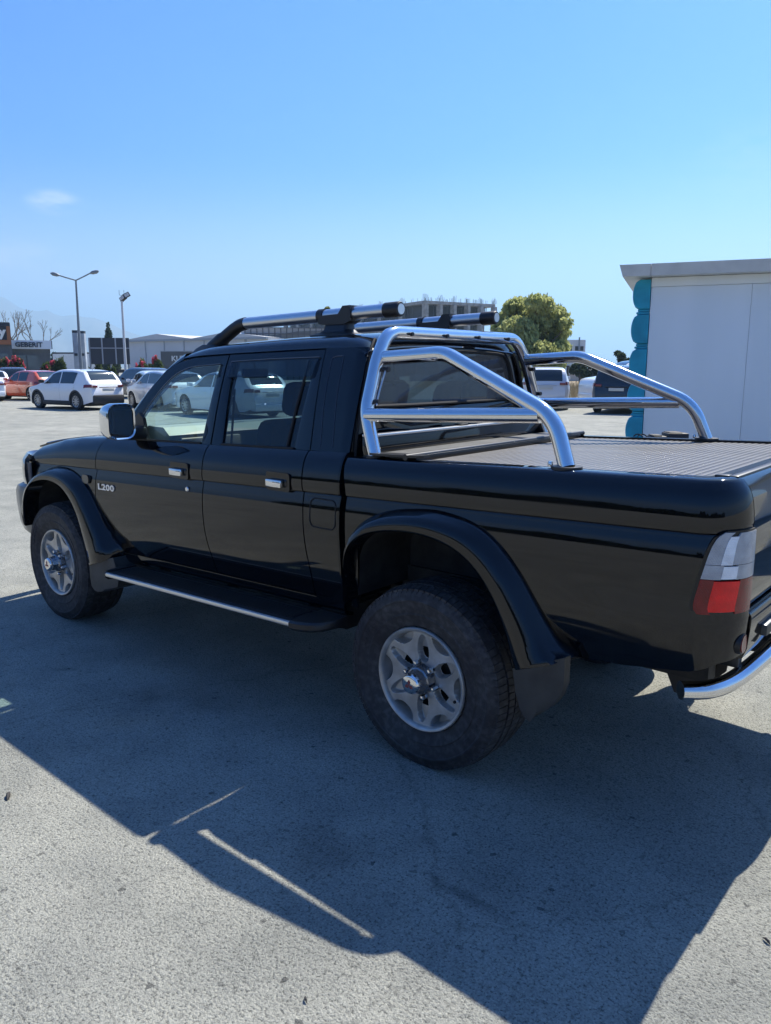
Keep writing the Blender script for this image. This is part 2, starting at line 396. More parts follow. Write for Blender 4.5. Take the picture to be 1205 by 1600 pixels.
    bp3 = n.new('ShaderNodeBump'); bp3.inputs['Strength'].default_value = .5; bp3.inputs['Distance'].default_value = .01
    l.new(pit2, bp3.inputs['Height']); l.new(bp.outputs[0], bp3.inputs['Normal'])
    l.new(bp3.outputs[0], b.inputs['Normal'])
    return m
ASPH = asphalt()

# ------------------------------------------------------------------ setting
g = MB(); g.grid([[(-400+50*i, -400+50*j, 0) for i in range(17)] for j in range(17)], flip=False)
tag(g.build('parking_ground', ASPH, merge=False, fixn=False), 'pale worn asphalt of the open parking lot', kind='structure')
LAND = mat('dry_land', (.30, .25, .18), rough=.95, col2=(.20, .19, .12), vscale=.02)
g = MB(); g.grid([[(-9000+1000*i, -9000+1000*j, -.25) for i in range(19)] for j in range(19)])
tag(g.build('plain', LAND, merge=False, fixn=False), 'dry plain reaching to the mountains', kind='structure')

# mountains
def ridge(pts, d, depth, name, lab, seed, step=6, base=-.3):
    r_ = random.Random(seed)
    us = list(range(int(pts[0][0]), int(pts[-1][0])+1, step)); rows = []
    nk = 14
    for k in range(nk):
        t = k/(nk-1); row = []
        for u in us:
            v = np.interp(u, [p[0] for p in pts], [p[1] for p in pts])
            top = at(u, v, d); hh = top.z
            a = at(u, 574, d - depth*(1-t)**1.0*(.8))
            z = hh*(t**1.25)*(1+.10*math.sin(u*.09+3*t)*(1-t)+.05*r_.uniform(-1, 1)*(t*(1-t)*4)) + base*(1-t)
            row.append((a.x, a.y, z))
        rows.append(row)
    back = [(at(u, 574, d+depth).x, at(u, 574, d+depth).y, base) for u in us]
    rows.append(back)
    m = MB(); m.grid(rows)
    o = m.build(name, mat('mountain_rock', (.12, .12, .10), rough=.95, col2=(.17, .16, .13), vscale=.004, bump=.4, bscale=.01), sharp=180)
    return tag(o, lab, kind='structure')
ridge([(-700, 470), (-420, 430), (-200, 400), (-90, 420), (0, 459), (18, 466), (37, 480), (48, 484), (62, 486), (72, 486), (80, 484), (92, 491), (102, 494), (112, 493), (122, 492), (138, 496), (150, 496), (162, 500), (175, 505), (195, 515), (212, 521), (240, 532), (300, 548), (420, 566), (520, 573)],
      5200, 2600, 'mountain_ridge', 'hazy blue mountain ridge falling to the right behind the shops', 3)

# ------------------------------------------------------------------ the black pickup truck
TR = empty('pickup_truck', (1.48, 0.8875, 0), 'black double cab pickup truck with polished steel roll bar, parked in the foreground', 'pickup truck')
RK = 0.027
def rk(x, z): return z+RK*x
_pz = [.40, .46, .50, .56, .65, .75, .85, .92, .965, .990, .9985, 1.0015, 1.010, 1.035, 1.07, 1.11, 1.145, 1.165, 1.18, 1.20]
_py = [.125, .106, .091, .072, .056, .047, .0435, .0455, .0525, .0610, .0635, .0520, .0500, .0485, .0515, .0600, .0740, .0880, .104, .122]
_tz = np.linspace(.40, 1.20, 801); _ty = np.interp(_tz, _pz, _py)
_k = np.exp(-.5*(np.arange(-30, 31)/9.0)**2); _k /= _k.sum()
_sm = np.convolve(np.pad(_ty, 30, mode='edge'), _k, 'valid')
_w = np.clip(1-np.abs(_tz-1.0)/.012, 0, 1); _k2 = np.exp(-.5*(np.arange(-30, 31)/1.5)**2); _k2 /= _k2.sum()
_sm2 = np.convolve(np.pad(_ty, 30, mode='edge'), _k2, 'valid')
_ty = _sm*(1-_w)+_sm2*_w
def sy(zb): return float(np.interp(zb, _tz, _ty))
_gz = [1.18, 1.25, 1.35, 1.45, 1.55, 1.62, 1.66]
_gy = [.112, .132, .158, .188, .222, .250, .270]
def gy(zb): return float(np.interp(zb, _gz, _gy))
ROWS = [.40, .42, .44, .46, .48, .495, .51, .53, .55, .58, .61, .65, .69, .73, .77, .81, .85, .88, .905, .93, .95, .965, .98, .988, .993, .9965, 1.0, 1.0035, 1.008, 1.016, 1.03, 1.045, 1.06, 1.08, 1.10, 1.12, 1.14, 1.155, 1.168, 1.18]
def pl(pts): 
    zs = [p[1] for p in pts]; xs = [p[0] for p in pts]; o = np.argsort(zs)
    zs = np.array(zs)[o]; xs = np.array(xs)[o]
    return lambda z: float(np.interp(z, zs, xs))
def smoothf(fn, s=.02):
    return lambda z: sum(fn(z+d)*k for d, k in ((-2*s, .1), (-s, .2), (0, .4), (s, .2), (2*s, .1)))
# shut lines as X(z real)
lineA = smoothf(pl([(.516, 1.198), (.482, 1.146), (.472, 1.074), (.466, .949), (.456, .82), (.458, .734), (.486, .651), (.538, .585), (.575, .524), (.60, .48)]))
lineB = smoothf(pl([(1.512, 1.25), (1.512, 1.2), (1.512, 1.0), (1.512, .83), (1.522, .74), (1.545, .66), (1.56, .60), (1.562, .50)]))
lineC = smoothf(pl([(2.240, 1.25), (2.246, 1.1), (2.254, .95), (2.256, .86), (2.266, .77), (2.282, .69), (2.288, .62), (2.286, .5)]))
LXC, LXR = 3.97, .19          # rear corner centre and radius
FXC, FXR = -.30, .42          # nose corner
def place(x, f, z):
    """x is arc length along the flank, f how far in from the outer path"""
    if x > LXC:
        a = min((x-LXC)/LXR, PI/2)
        px, py = LXC+LXR*math.sin(a), LXR-LXR*math.cos(a)
        X, Y = px-math.sin(a)*f, py+math.cos(a)*f; xx = px
    elif x < FXC:
        a = (FXC-x)/FXR
        px, py = FXC-FXR*math.sin(a), FXR-FXR*math.cos(a)
        X, Y = px+math.sin(a)*f, py+math.cos(a)*f; xx = px
    else: X, Y, xx = x, f, x
    return (X, Y, rk(xx, z))
def flank(xl, xr, bot, ncol, top=None, rows=ROWS, ts=None, extra=None, zmin=.40, bulge=None):
    """xl/xr: X(z real); bot(x): lowest z_body; top(x): z_body of the upper edge (1.18 where None)"""
    if ts is None: ts = [i/(ncol-1) for i in range(ncol)]
    out = []
    for z0 in rows+['e']*(len(extra) if extra else 0):
        pass
    allrows = [(z, 0, 0) for z in rows if z >= zmin]
    if extra: allrows += [(1.18, dz, df) for dz, df in extra]
    for (z0, dz, df) in allrows:
        row = []
        for t in ts:
            x = .5
            zb = z0
            for _ in range(3):
                zr = zb+RK*1.5
                x = xl(zr)+(xr(zr)-xl(zr))*t
                T = top(x) if top else 1.18
                zb = z0 if z0 <= 1.0 else 1.0+(z0-1.0)*(T-1.0)/.18
                b = bot(x) if bot else 0
                if zb < b: zb = b
            f = sy(z0 if zb > (bot(x) if bot else 0)+1e-9 else zb)+df
            if bulge: f += bulge(x, zb)
            row.append(place(x, f, zb+dz))
        out.append(row)
    return out
cst = lambda c: (lambda z: c)
def both(maker, name, m, **kw):
    a = MB(); maker(a); o1 = a.build(name, m, TR, **kw)
    a = MB(); maker(a); a.mirror(); o2 = a.build(name, m, TR, **kw)
    return o1, o2
G = .0035
# arch outlines, X and z real
RF_O = [(2.545, .74), (2.556, .86), (2.58, .926), (2.625, .972), (2.713, 1.018), (2.802, 1.043), (2.913, 1.058), (3.014, 1.062), (3.143, 1.045), (3.219, 1.018), (3.274, .983), (3.33, .932), (3.385, .868), (3.44, .785), (3.495, .700), (3.535, .650), (3.60, .612)]
RF_I = [(2.562, .62), (2.560, .757), (2.572, .833), (2.606, .885), (2.665, .925), (2.768, .956), (2.88, .970), (2.985, .969), (3.087, .950), (3.165, .916), (3.233, .865), (3.295, .788), (3.345, .694), (3.377, .613), (3.402, .535)]
FF_O = [(-.46, .70), (-.40, .79), (-.335, .85), (-.236, .912), (-.131, .960), (-.04, .984), (.037, .992), (.17, .986), (.272, .956), (.35, .908), (.418, .833), (.487, .746), (.556, .659), (.60, .605), (.650, .560), (.662, .500)]
FF_I = [(-.40, .56), (-.385, .70), (-.325, .800), (-.244, .862), (-.15, .892), (-.05, .905), (.045, .903), (.154, .878), (.251, .815), (.324, .726), (.372, .622), (.412, .521), (.432, .430)]
def resample(pts, n):
    P = smooth_path([(a, b, 0) for a, b in pts], 6); L_ = [0]
    for i in range(1, len(P)): L_.append(L_[-1]+(P[i]-P[i-1]).length)
    s = np.linspace(0, L_[-1], n)
    return list(zip(np.interp(s, L_, [q.x for q in P]), np.interp(s, L_, [q.y for q in P])))
def archbot(pts, base, inset=.02):
    q = resample(pts, 80); xs = [a for a, b in q]; o = np.argsort(xs)
    X = np.array(xs)[o]; Z = np.array([b-RK*a for a, b in q])[o]
    def fn(x):
        if x < X[0] or x > X[-1]: return base(x)
        return max(base(x), float(np.interp(x, X, Z))+inset)
    return fn
rbase = lambda x: float(np.interp(x, [2.5, 2.6, 3.4, 3.6, 3.85, 4.0, 4.06, 4.12, 4.25], [.50, .50, .50, .508, .528, .552, .565, .585, .60]))
rear_bot = archbot(RF_I, rbase, .022)
front_bot = archbot(FF_I, lambda x: .50 if x > 0 else .56, .022)
# --- fender
ftop = lambda x: float(np.interp(x, [-.75, -.6, -.5, -.42, -.3, 0, .2, .48, .6], [1.02, 1.03, 1.045, 1.062, 1.095, 1.145, 1.163, 1.175, 1.178]))
fts = sorted(set([0, .03, .06, .1, .14, .18]+[.2+.8*i/40 for i in range(41)]))
both(lambda a: a.shell(flank(cst(-.62), lambda z: lineA(z)-G, front_bot, 0, top=ftop, ts=fts, extra=[(.008, .012), (.013, .03), (.016, .055)], zmin=.50), -.012), 'front_fender', PAINT)
# --- doors lower
D1 = both(lambda a: a.shell(flank(lambda z: lineA(z)+G, lambda z: lineB(z)-G, lambda x: .515, 26, zmin=.50), -.02), 'front_door', PAINT)
D2 = both(lambda a: a.shell(flank(lambda z: lineB(z)+G, lambda z: lineC(z)-G, lambda x: .515, 20, zmin=.50), -.02), 'rear_door', PAINT)
def cabq(a):
    a.shell(flank(lambda z: lineC(z)+G, cst(2.468), lambda x: .50, 8, zmin=.44), -.02)
    # rear return face of the cab corner
    rows = []
    for z in ROWS:
        if z < .50: continue
        f = sy(z); rows.append([(2.468, f, rk(2.468, z)), (2.474, f+.006, rk(2.47, z)), (2.476, f+.02, rk(2.47, z)), (2.474, f+.35, rk(2.47, z))])
    a.grid(rows)
both(cabq, 'cab_rear_quarter', PAINT)
# --- rocker under the doors
both(lambda a: a.shell([[(x, sy(.5)+dy, rk(x, z)) for x in np.linspace(.62, 2.46, 12)] for z, dy in ((.435, .06), (.445, .02), (.46, .006), (.485, .0), (.508, .002), (.511, .02))], -.015), 'rocker_panel', PAINT)
# --- bed side, wrapping the rear corner to the tailgate
def tl_hole(x, z): return False
xe = LXC+LXR*PI/2
bts = sorted(set([i/30*.60 for i in range(31)]+[.60+.12*i/5 for i in range(6)]+[(4.0+(xe-4.0)*i/16-2.515)/(xe-2.515) for i in range(17)]))
def bl(x, z): 
    s = min(1, max(0, (x-3.45)/.35)); s = s*s*(3-2*s)
    q = min(1, max(0, (.755-z)/.03)); return -.013*s*q - .020*min(1, max(0, (z-1.03)/.12))**2
both(lambda a: a.shell(flank(lambda z: 2.515-.03*max(0, (z-1.07)/.15), cst(xe-.004), rear_bot, 0, top=lambda x: 1.15, ts=bts, extra=[(.009, .008), (.014, .022), (.015, .045), (.015, .085)], zmin=.48, bulge=bl), -.012), 'bed_side', PAINT)
# --- inner dark shell so that gaps and holes stay dark
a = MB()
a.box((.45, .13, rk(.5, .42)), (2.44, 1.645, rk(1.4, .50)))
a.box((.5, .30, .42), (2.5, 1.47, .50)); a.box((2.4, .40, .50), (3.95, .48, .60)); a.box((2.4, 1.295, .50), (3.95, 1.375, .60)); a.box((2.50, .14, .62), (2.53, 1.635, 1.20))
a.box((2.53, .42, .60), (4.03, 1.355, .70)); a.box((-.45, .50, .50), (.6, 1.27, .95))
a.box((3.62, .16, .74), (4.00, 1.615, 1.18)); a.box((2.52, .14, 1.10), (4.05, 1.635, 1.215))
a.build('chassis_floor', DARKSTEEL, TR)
for s in (0, 1):
    for nm, (x0, x1) in (('inner', (0, 0)),):
        pass
def liner(inn, yi, bot):
    def mk(a):
        rows = []
        q = resample(inn, 36)
        for y in (.075, .15, .30, yi): rows.append([(x, y, z+.012) for x, z in q])
        a.grid(rows)
        c = [(x, yi, z+.012) for x, z in q]
        base = [(x, yi, .42) for x, z in q]
        a.grid([c, base])
    return mk
both(liner(RF_I, .44, 0), 'wheelhouse', LINER); both(liner(FF_I, .50, 0), 'wheelhouse', LINER)
# --- wheel arch flares
def flare(outp, inn, n=56, nose=False):
    def mk(a):
        O = resample(outp, n); I = resample(inn, n); rows = []
        for (xo, zo), (xi, zi) in zip(O, I):
            yo = sy(min(1.17, max(.42, zo-RK*xo)))-.001
            xd, yd = xo, yo
            if nose and xo < FXC+.0:
                xd, yd, _ = place(xo-.02, yo, 0)
            L_ = math.hypot(xo-xi, zo-zi)
            ux, uz = (xi-xo)/L_, (zi-zo)/L_
            ni = 0.0
            if nose and xi < FXC:
                _, ni, _ = place(xi, 0.0, 0)
            prof = [(-.004, yd+.010), (.0, yd-.012), (.012, yd-.024), (.03, yd*.45-.016+ni*.3), (.055, -.016+ni*.7), (L_-.014, -.021+ni), (L_-.003, -.015+ni), (L_, -.003+ni), (L_-.002, .03+ni), (L_+.002, .085+ni)]
            row = []
            for k, (d, y) in enumerate(prof):
                t = max(0, min(1, d/L_))
                row.append((xd+(xi-xd)*t if 0 <= d <= L_ else xo+ux*d, y, zo+uz*d))
            rows.append(row)
        a.grid(rows)
        for e in (rows[0], rows[-1]):
            a.add(e, [tuple(range(len(e)))])
    return mk
both(flare(RF_O, RF_I), 'wheel_arch_flare', GLOSSTRIM, sharp=60)
both(flare(FF_O, FF_I, nose=True), 'wheel_arch_flare', GLOSSTRIM, sharp=60)
# --- mudguards
FLAPM = mat('mudguard_rubber', (.018, .02, .022), rough=.5, col2=(.048, .048, .045), vscale=7, bump=.1)
def flap(path):
    def mk(a):
        k = len(path)
        f = [(x, -.018+yo, z) for x, z, yo in path]; b = [(x+.004, .0+yo, z) for x, z, yo in path]
        a.add(f, [tuple(range(k))]); a.add(b, [tuple(range(k))[::-1]]); a.grid([f+[f[0]], b+[b[0]]])
    return mk
def rearflap(a):
    # angled guard: outer face plus a face turned inwards behind the tyre
    o = [(3.398, .54), (3.412, .46), (3.432, .40), (3.452, .368), (3.475, .358)]
    n_ = [(3.585, .618), (3.585, .52), (3.57, .468), (3.54, .424), (3.49, .378)]
    r1 = [(x, -.018, z) for x, z in o]; r2 = [(x, .005+.01, z) for x, z in n_]
    r3 = [(x+.004, .05, z) for x, z in n_]
    a.shell([r1, [((p[0]+q[0])/2, -.016, (p[2]+q[2])/2) for p, q in zip(r1, r2)], r2, r3], -.006)
both(rearflap, 'mudguard', FLAPM)
def frontflap(a):
    o = [(.432, .44), (.430, .36), (.440, .30), (.47, .278), (.51, .276)]
    n_ = [(.67, .51), (.70, .44), (.72, .39), (.70, .335), (.60, .295)]
    r1 = [(x, -.012, z) for x, z in o]; r2 = [(x, .01, z) for x, z in n_]; r3 = [(x+.01, .22, z) for x, z in n_]
    a.shell([r1, [((p[0]+q[0])/2, -.008, (p[2]+q[2])/2) for p, q in zip(r1, r2)], r2, r3], -.006)
both(frontflap, 'mudguard', FLAPM)

# --- side steps
def stepb(a):
    pr = [(-.118, .425), (-.122, .437), (-.118, .449), (-.105, .452), (.05, .452), (.075, .445), (.075, .40), (-.05, .405), (-.10, .415)]
    rows = [[(x, y, rk(x, z)) for y, z in pr] for x in (.83, 2.33)]
    a.grid(rows, closeu=True)
    for e in rows: a.add(e, [tuple(range(len(e)))])
def stepribs(a):
    for i in range(9):
        y = -.085+i*.015; a.box((.86, y-.003, 0), (2.31, y+.003, .006))
        for k in range(len(a.v)-8, len(a.v)): x, yy, z = a.v[k]; a.v[k] = (x, yy, rk(x, .452)+z-.001)
def stepedge(a):
    rows = [[(x, y, rk(x, z)) for y, z in ((-.119, .426), (-.129, .430), (-.131, .440), (-.128, .449), (-.119, .452))] for x in (.82, 2.335)]
    a.grid(rows)
    for e in rows: a.add(e, [tuple(range(len(e)))])
def stepcap(x0, x1):
    def mk(a):
        n = 7; rows = []
        for i in range(n):
            t = i/(n-1); x = x0+(x1-x0)*t; s = math.sqrt(max(0, 1-t*t)); yo = -.132+(1-s)*.12; h = .006+.004*s
            rows.append([(x, .07, rk(x, .400)), (x, yo+.02, rk(x, .408+.01*(1-s))), (x, yo, rk(x, .425)), (x, yo, rk(x, .447)), (x, yo+.012, rk(x, .456)), (x, .07, rk(x, .458))])
        a.grid(rows, closeu=True); a.add(rows[-1], [tuple(range(6))]); a.add(rows[0], [tuple(range(6))])
    return mk
both(stepb, 'side_step', TRIM); both(stepribs, 'step_tread', TRIM, merge=False); both(stepedge, 'step_edge_strip', BRUSHED)
both(stepcap(2.335, 2.50), 'step_end_cap', TRIM); both(stepcap(.82, .775), 'step_end_cap', TRIM)
for bx0 in (.95, 1.55, 2.15): both(lambda a: a.box((bx0, .05, .40), (bx0+.05, .30, .44)), 'step_bracket', DARKSTEEL)

# --- door upper frames, glass, pillars
def cr2(pts, n): return resample(pts, n)
def g3(x, z, off=0.0): return (x, gy(z-RK*x)+off, z)
def ring(outer, inner, t=.02, off=0.0):
    """outer/inner: closed outlines with equal counts"""
    def mk(a):
        n = len(outer); mid = [((p[0]*.25+q[0]*.75), (p[1]*.25+q[1]*.75)) for p, q in zip(outer, inner)]
        r = [[g3(x, z, off) for x, z in outer], [g3(x, z, off) for x, z in mid], [g3(x, z, off+.004) for x, z in inner], [g3(x, z, off+t) for x, z in inner], [g3(x, z, off+t) for x, z in outer]]
        r.append(r[0]); a.grid([list(q)+[q[0]] for q in r])
    return mk
def seg(a_, b_, n): return [(a_[0]+(b_[0]-a_[0])*i/n, a_[1]+(b_[1]-a_[1])*i/n) for i in range(n)]
# front door window: front curve, top, rear, bottom
FI = resample([(.765, 1.205), (.825, 1.325), (.92, 1.435), (1.03, 1.535), (1.12, 1.585), (1.24, 1.611)], 15)[:-1]+seg((1.24, 1.611), (1.455, 1.622), 6)+seg((1.455, 1.622), (1.428, 1.226), 8)+seg((1.428, 1.226), (.765, 1.205), 8)
FO = resample([(.640, 1.188), (.745, 1.325), (.855, 1.462), (.985, 1.585), (1.09, 1.636), (1.22, 1.660)], 15)[:-1]+seg((1.22, 1.660), (1.506, 1.672), 6)+seg((1.506, 1.672), (1.507, 1.2215), 8)+seg((1.507, 1.2215), (.640, 1.188), 8)
RI = seg((1.600, 1.227), (1.565, 1.632), 8)+seg((1.565, 1.632), (2.16, 1.644), 8)+seg((2.16, 1.644), (2.13, 1.238), 8)+seg((2.13, 1.238), (1.600, 1.227), 8)
RO = seg((1.518, 1.2215), (1.515, 1.673), 8)+seg((1.515, 1.673), (2.205, 1.690), 8)+seg((2.205, 1.690), (2.236, 1.2415), 8)+seg((2.236, 1.2415), (1.518, 1.2215), 8)
both(ring(FO, FI), 'front_window_frame', PAINT, sharp=50); both(ring(RO, RI), 'rear_window_frame', PAINT, sharp=50)
def pane(pts, off):
    def mk(a):
        n = len(pts); c = (sum(p[0] for p in pts)/n, sum(p[1] for p in pts)/n)
        rings = [[g3(c[0]+(x-c[0])*s, c[1]+(z-c[1])*s, off) for x, z in pts] for s in (1.02, .8, .5, .2, .02)]
        a.grid([r+[r[0]] for r in rings])
    return mk
both(pane(FI, .012), 'front_side_window', G_FRONT, merge=True); both(pane(RI, .012), 'rear_side_window', G_REAR)
# quarter divider in the rear door
both(lambda a: a.tube([g3(2.075, 1.236, .006), g3(2.095, 1.45, .006), g3(2.115, 1.643, .006)], .006, 6), 'window_divider', SEAL)
# belt strips
def beltstrip(x0, x1, zo):
    def mk(a):
        a.box((x0, 0, 0), (x1, .012, .012), .003); a.v = [(x, gy(1.18)-.006+y, zo+.0265*x+z) for x, y, z in a.v]
    return mk
both(beltstrip(.765, 1.43, 1.180), 'belt_strip', SEAL)
both(beltstrip(1.60, 2.13, 1.180), 'belt_strip', SEAL)
# visors (wind deflectors)
def visor(top, low):
    def mk(a):
        r = [[g3(x, z, .000) for x, z in top], [g3(x, z, -.006) for x, z in top], [g3(x, z, -.012) for x, z in [((p[0]+q[0])/2, (p[1]+q[1])/2) for p, q in zip(top, low)]], [g3(x, z, -.013) for x, z in low]]
        a.grid(r)
    return mk
vt = resample([(.80, 1.245), (.88, 1.37), (.99, 1.495), (1.08, 1.565), (1.16, 1.598), (1.24, 1.615), (1.35, 1.622), (1.464, 1.628)], 24)
vl = resample([(.835, 1.245), (.92, 1.36), (1.025, 1.465), (1.11, 1.525), (1.18, 1.548), (1.26, 1.560), (1.36, 1.566), (1.458, 1.570)], 24)
both(visor(vt, vl), 'window_visor', G_VISOR, merge=False)
both(visor(resample([(1.548, 1.637), (1.85, 1.648), (2.185, 1.655)], 12), resample([(1.545, 1.560), (1.85, 1.566), (2.165, 1.570)], 12)), 'window_visor', G_VISOR, merge=False)
VEDGE = mat('visor_edge', (.10, .11, .13), rough=.2)
both(lambda a: a.tube([g3(x, z, -.008) for x, z in vt], .0022, 6), 'visor_edge', VEDGE)
both(lambda a: a.tube([g3(x, z, -.008) for x, z in [(1.545, 1.565), (1.552, 1.640), (1.85, 1.651), (2.185, 1.657)]], .0022, 6), 'visor_edge', VEDGE)

# roof shell: stations along X, half section mirrored
def roof_section(x):
    ze = float(np.interp(x, [1.10, 1.2, 1.3, 1.5, 1.8, 2.1, 2.3, 2.38, 2.43, 2.46], [1.655, 1.668, 1.674, 1.680, 1.688, 1.695, 1.698, 1.694, 1.682, 1.662]))
    dt = float(np.interp(x, [1.10, 1.2, 1.35, 1.5, 1.9, 2.3, 2.40, 2.46], [.030, .05, .060, .064, .068, .066, .052, .030]))
    zl = max(rk(x, 1.612), 0)
    zl = ze
    y0 = gy(min(1.66, zl-RK*x))
    return [(x, y0, zl), (x, y0+.008, zl+.008), (x, y0+.018, zl+dt*.35), (x, y0+.034, zl+dt*.58), (x, y0+.065, zl+dt*.78), (x, y0+.11, zl+dt*.92), (x, y0+.17, zl+dt), (x, y0+.28, zl+dt+.008), (x, .70, zl+dt+.014), (x, .8875, zl+dt+.016)]
xs = list(np.linspace(1.10, 2.28, 14))+[2.33, 2.37, 2.40, 2.425, 2.445, 2.46]
rows = []
for x in xs:
    h = roof_section(x); rows.append(h+[(p[0], 1.775-p[1], p[2]) for p in h[-2::-1]])
a = MB(); a.shell(rows, .012); a.build('roof', PAINT, TR, sharp=50)
# A pillars
def apil(a):
    lo = resample([(.600, 1.190), (.745, 1.332), (.855, 1.468), (.985, 1.591), (1.09, 1.640), (1.12, 1.652)], 16)
    hi = resample([(.640, 1.275), (.735, 1.372), (.860, 1.505), (.965, 1.600), (1.04, 1.655), (1.10, 1.684)], 16)
    rows = []
    for (x1, z1), (x2, z2) in zip(lo, hi):
        y1 = gy(max(1.18, z1-RK*x1)); 
        rows.append([(x1, y1, z1), (x1*.6+x2*.4, y1+.008, z1*.6+z2*.4), (x2, y1+.03, z2), (x2-.005, y1+.065, z2+.004), (x2+.03, y1+.085, z2-.02), (x1+.02, y1+.06, z1)])
    a.grid(rows, closeu=True)
both(apil, 'front_pillar', PAINT, sharp=50)
# cowl corner between pillar foot and door
# windshield
a = MB(); rows = []
lo = resample([(.640, 1.275), (.735, 1.372), (.860, 1.505), (.965, 1.600), (1.04, 1.655), (1.10, 1.684)], 8)
for x2, z2 in [(.52, 1.19)]+lo:
    y1 = gy(max(1.18, z2-.08-RK*x2))+.075; row = []
    for j in range(13):
        t = j/12; y = y1+(1.775-2*y1)*t; c = 1-(2*t-1)**2
        row.append((x2-.10*c, y, z2+.012*c))
    rows.append(row)
a.grid(rows); a.build('windshield', G_FRONT, TR)
# rear cab quarter above belt, with embossed outline
def quarter(a):
    rows = []
    for z in np.linspace(0, 1, 14):
        row = []
        for t in np.linspace(0, 1, 9):
            zr = (1.2420+.0)+(1.698-1.242)*z
            xl = 2.2425-(.034)*max(0, (zr-1.242)/.45); xr_ = float(np.interp(zr, [1.24, 1.55, 1.66, 1.70], [2.470, 2.468, 2.464, 2.46]))
            x = xl+(xr_-xl)*t
            zz = min(zr+.0*t, 1.70); f = gy(min(1.66, zz-RK*x)); row.append((x, f+(.012*max(0, (t-.9)/.1)), zz))
        rows.append(row)
    a.shell(rows, -.015)
both(quarter, 'rear_pillar', PAINT)
GROOVE = mat('panel_groove', (.03, .038, .055), rough=.25)
def emboss(a):
    pts = [(2.300, 1.262), (2.275, 1.45), (2.265, 1.63), (2.275, 1.655), (2.315, 1.660), (2.335, 1.645), (2.345, 1.50), (2.375, 1.262)]
    a.tube([g3(x, z, -.001) for x, z in smooth_path([(p[0], p[1], 0) for p in pts], 4) for x, z in [(x, z)]] if False else [g3(q.x, q.y, -.0005) for q in smooth_path([(p[0], p[1], 0) for p in pts], 4)], .0022, 5)
both(emboss, 'pillar_moulding', GROOVE)
# cab back
def backx(z): return float(np.interp(z, [1.15, 1.35, 1.60, 1.70], [2.475, 2.470, 2.462, 2.450]))
def backy(z): return float(np.interp(z, [1.15, 1.20, 1.25, 1.35, 1.45, 1.55, 1.66, 1.70], [.13, .13, .137, .162, .190, .222, .265, .30]))
BO = [(backy(z)+.012, z) for z in (1.16, 1.25, 1.35, 1.45, 1.55, 1.62, 1.66)]+[(.30, 1.70), (.36, 1.735), (.55, 1.752), (.8875, 1.757)]
BI = [(.30, 1.44), (.305, 1.47), (.312, 1.50), (.325, 1.55), (.345, 1.61), (.36, 1.645), (.375, 1.66), (.40, 1.675), (.46, 1.683), (.60, 1.688), (.8875, 1.69)]
def full(pts): return pts+[(1.775-y, z) for y, z in pts[-2::-1]]
o_, i_ = full(BO), full(BI)
def bx(y, z, off=0): return (backx(z)+off+.0*abs(y-.8875), y, z)
o_ += [(1.2, 1.16), (.8875, 1.16), (.55, 1.16)]; i_ += [(1.2, 1.437), (.8875, 1.437), (.55, 1.437)]
a = MB(); m1 = [((p[0]*.12+q[0]*.88), (p[1]*.12+q[1]*.88)) for p, q in zip(o_, i_)]
m0 = [((p[0]*.85+q[0]*.15), (p[1]*.85+q[1]*.15)) for p, q in zip(o_, i_)]
rr_ = [[bx(y, z, -.012) for y, z in o_], [bx(y, z, .0) for y, z in m0], [bx(y, z, .004) for y, z in m1], [bx(y, z, -.01) for y, z in i_]]
a.grid([r+[r[0]] for r in rr_]); a.build('cab_back_panel', PAINT, TR, sharp=50)
a = MB(); c = (.8875, 1.56)
a.grid([[bx(c[0]+(y-c[0])*s, c[1]+(z-c[1])*s, -.004) for y, z in i_+[i_[0]]] for s in (1.0, .6, .2, .02)]); a.build('back_window', G_BACK, TR)
a = MB(); a.tube([bx(y, z, .002) for y, z in i_+[i_[0]]], .009, 6, cap=False); a.build('back_window_seal', SEAL, TR)
# gap seal between roof rear corner and cab side
both(lambda a: a.tube([(2.475, .145, 1.16), (2.473, .165, 1.30), (2.470, .20, 1.45), (2.463, .245, 1.60), (2.45, .285, 1.68), (2.43, .34, 1.735)], .008, 6), 'cab_corner_seal', SEAL)

# --- hood
a = MB(); rows = []
for x in (-.66, -.655, -.64, -.61, -.56, -.50, -.42, -.30, -.15, 0, .15, .30, .45, .55):
    row = []
    for j in range(25):
        t = -1+2*j/24; y = .8875+t*.745
        # plan: nose rounds back at the sides
        sx_ = x+(max(0, (-x-.1)/.56))**1.5*.26*abs(t)**3
        zt = float(np.interp(sx_, [-.66, -.64, -.60, -.56, -.50, -.42, -.3, 0, .2, .55], [.99, 1.035, 1.062, 1.075, 1.092, 1.110, 1.130, 1.168, 1.186, 1.195]))
        zz = rk(sx_, zt)+.022*(1-abs(t)**2.5)-.022
        row.append((sx_, y, zz+.012))
    rows.append(row)
a.shell(rows, .01); a.build('hood', PAINT, TR, sharp=40)
a = MB()   # bug deflector
rows = []
for j in range(25):
    t = -1+2*j/24; y = .8875+t*.70; x = -.655+.235*abs(t)**3
    z0 = rk(x, 1.055)-.01*abs(t)**2
    rows.append([(x-.02, y, z0-.01), (x-.035, y, z0+.02), (x-.01, y, z0+.055), (x+.035, y, z0+.078), (x+.04, y, z0+.072), (x-.002, y, z0+.045)])
a.grid(rows); a.build('bug_deflector', mat('smoke_acrylic', (.006, .006, .008), rough=.08, coat=.5), TR)
a = MB(); a.box((.42, .22, 1.18), (.62, 1.55, 1.205), .008); a.build('cowl', TRIM, TR)
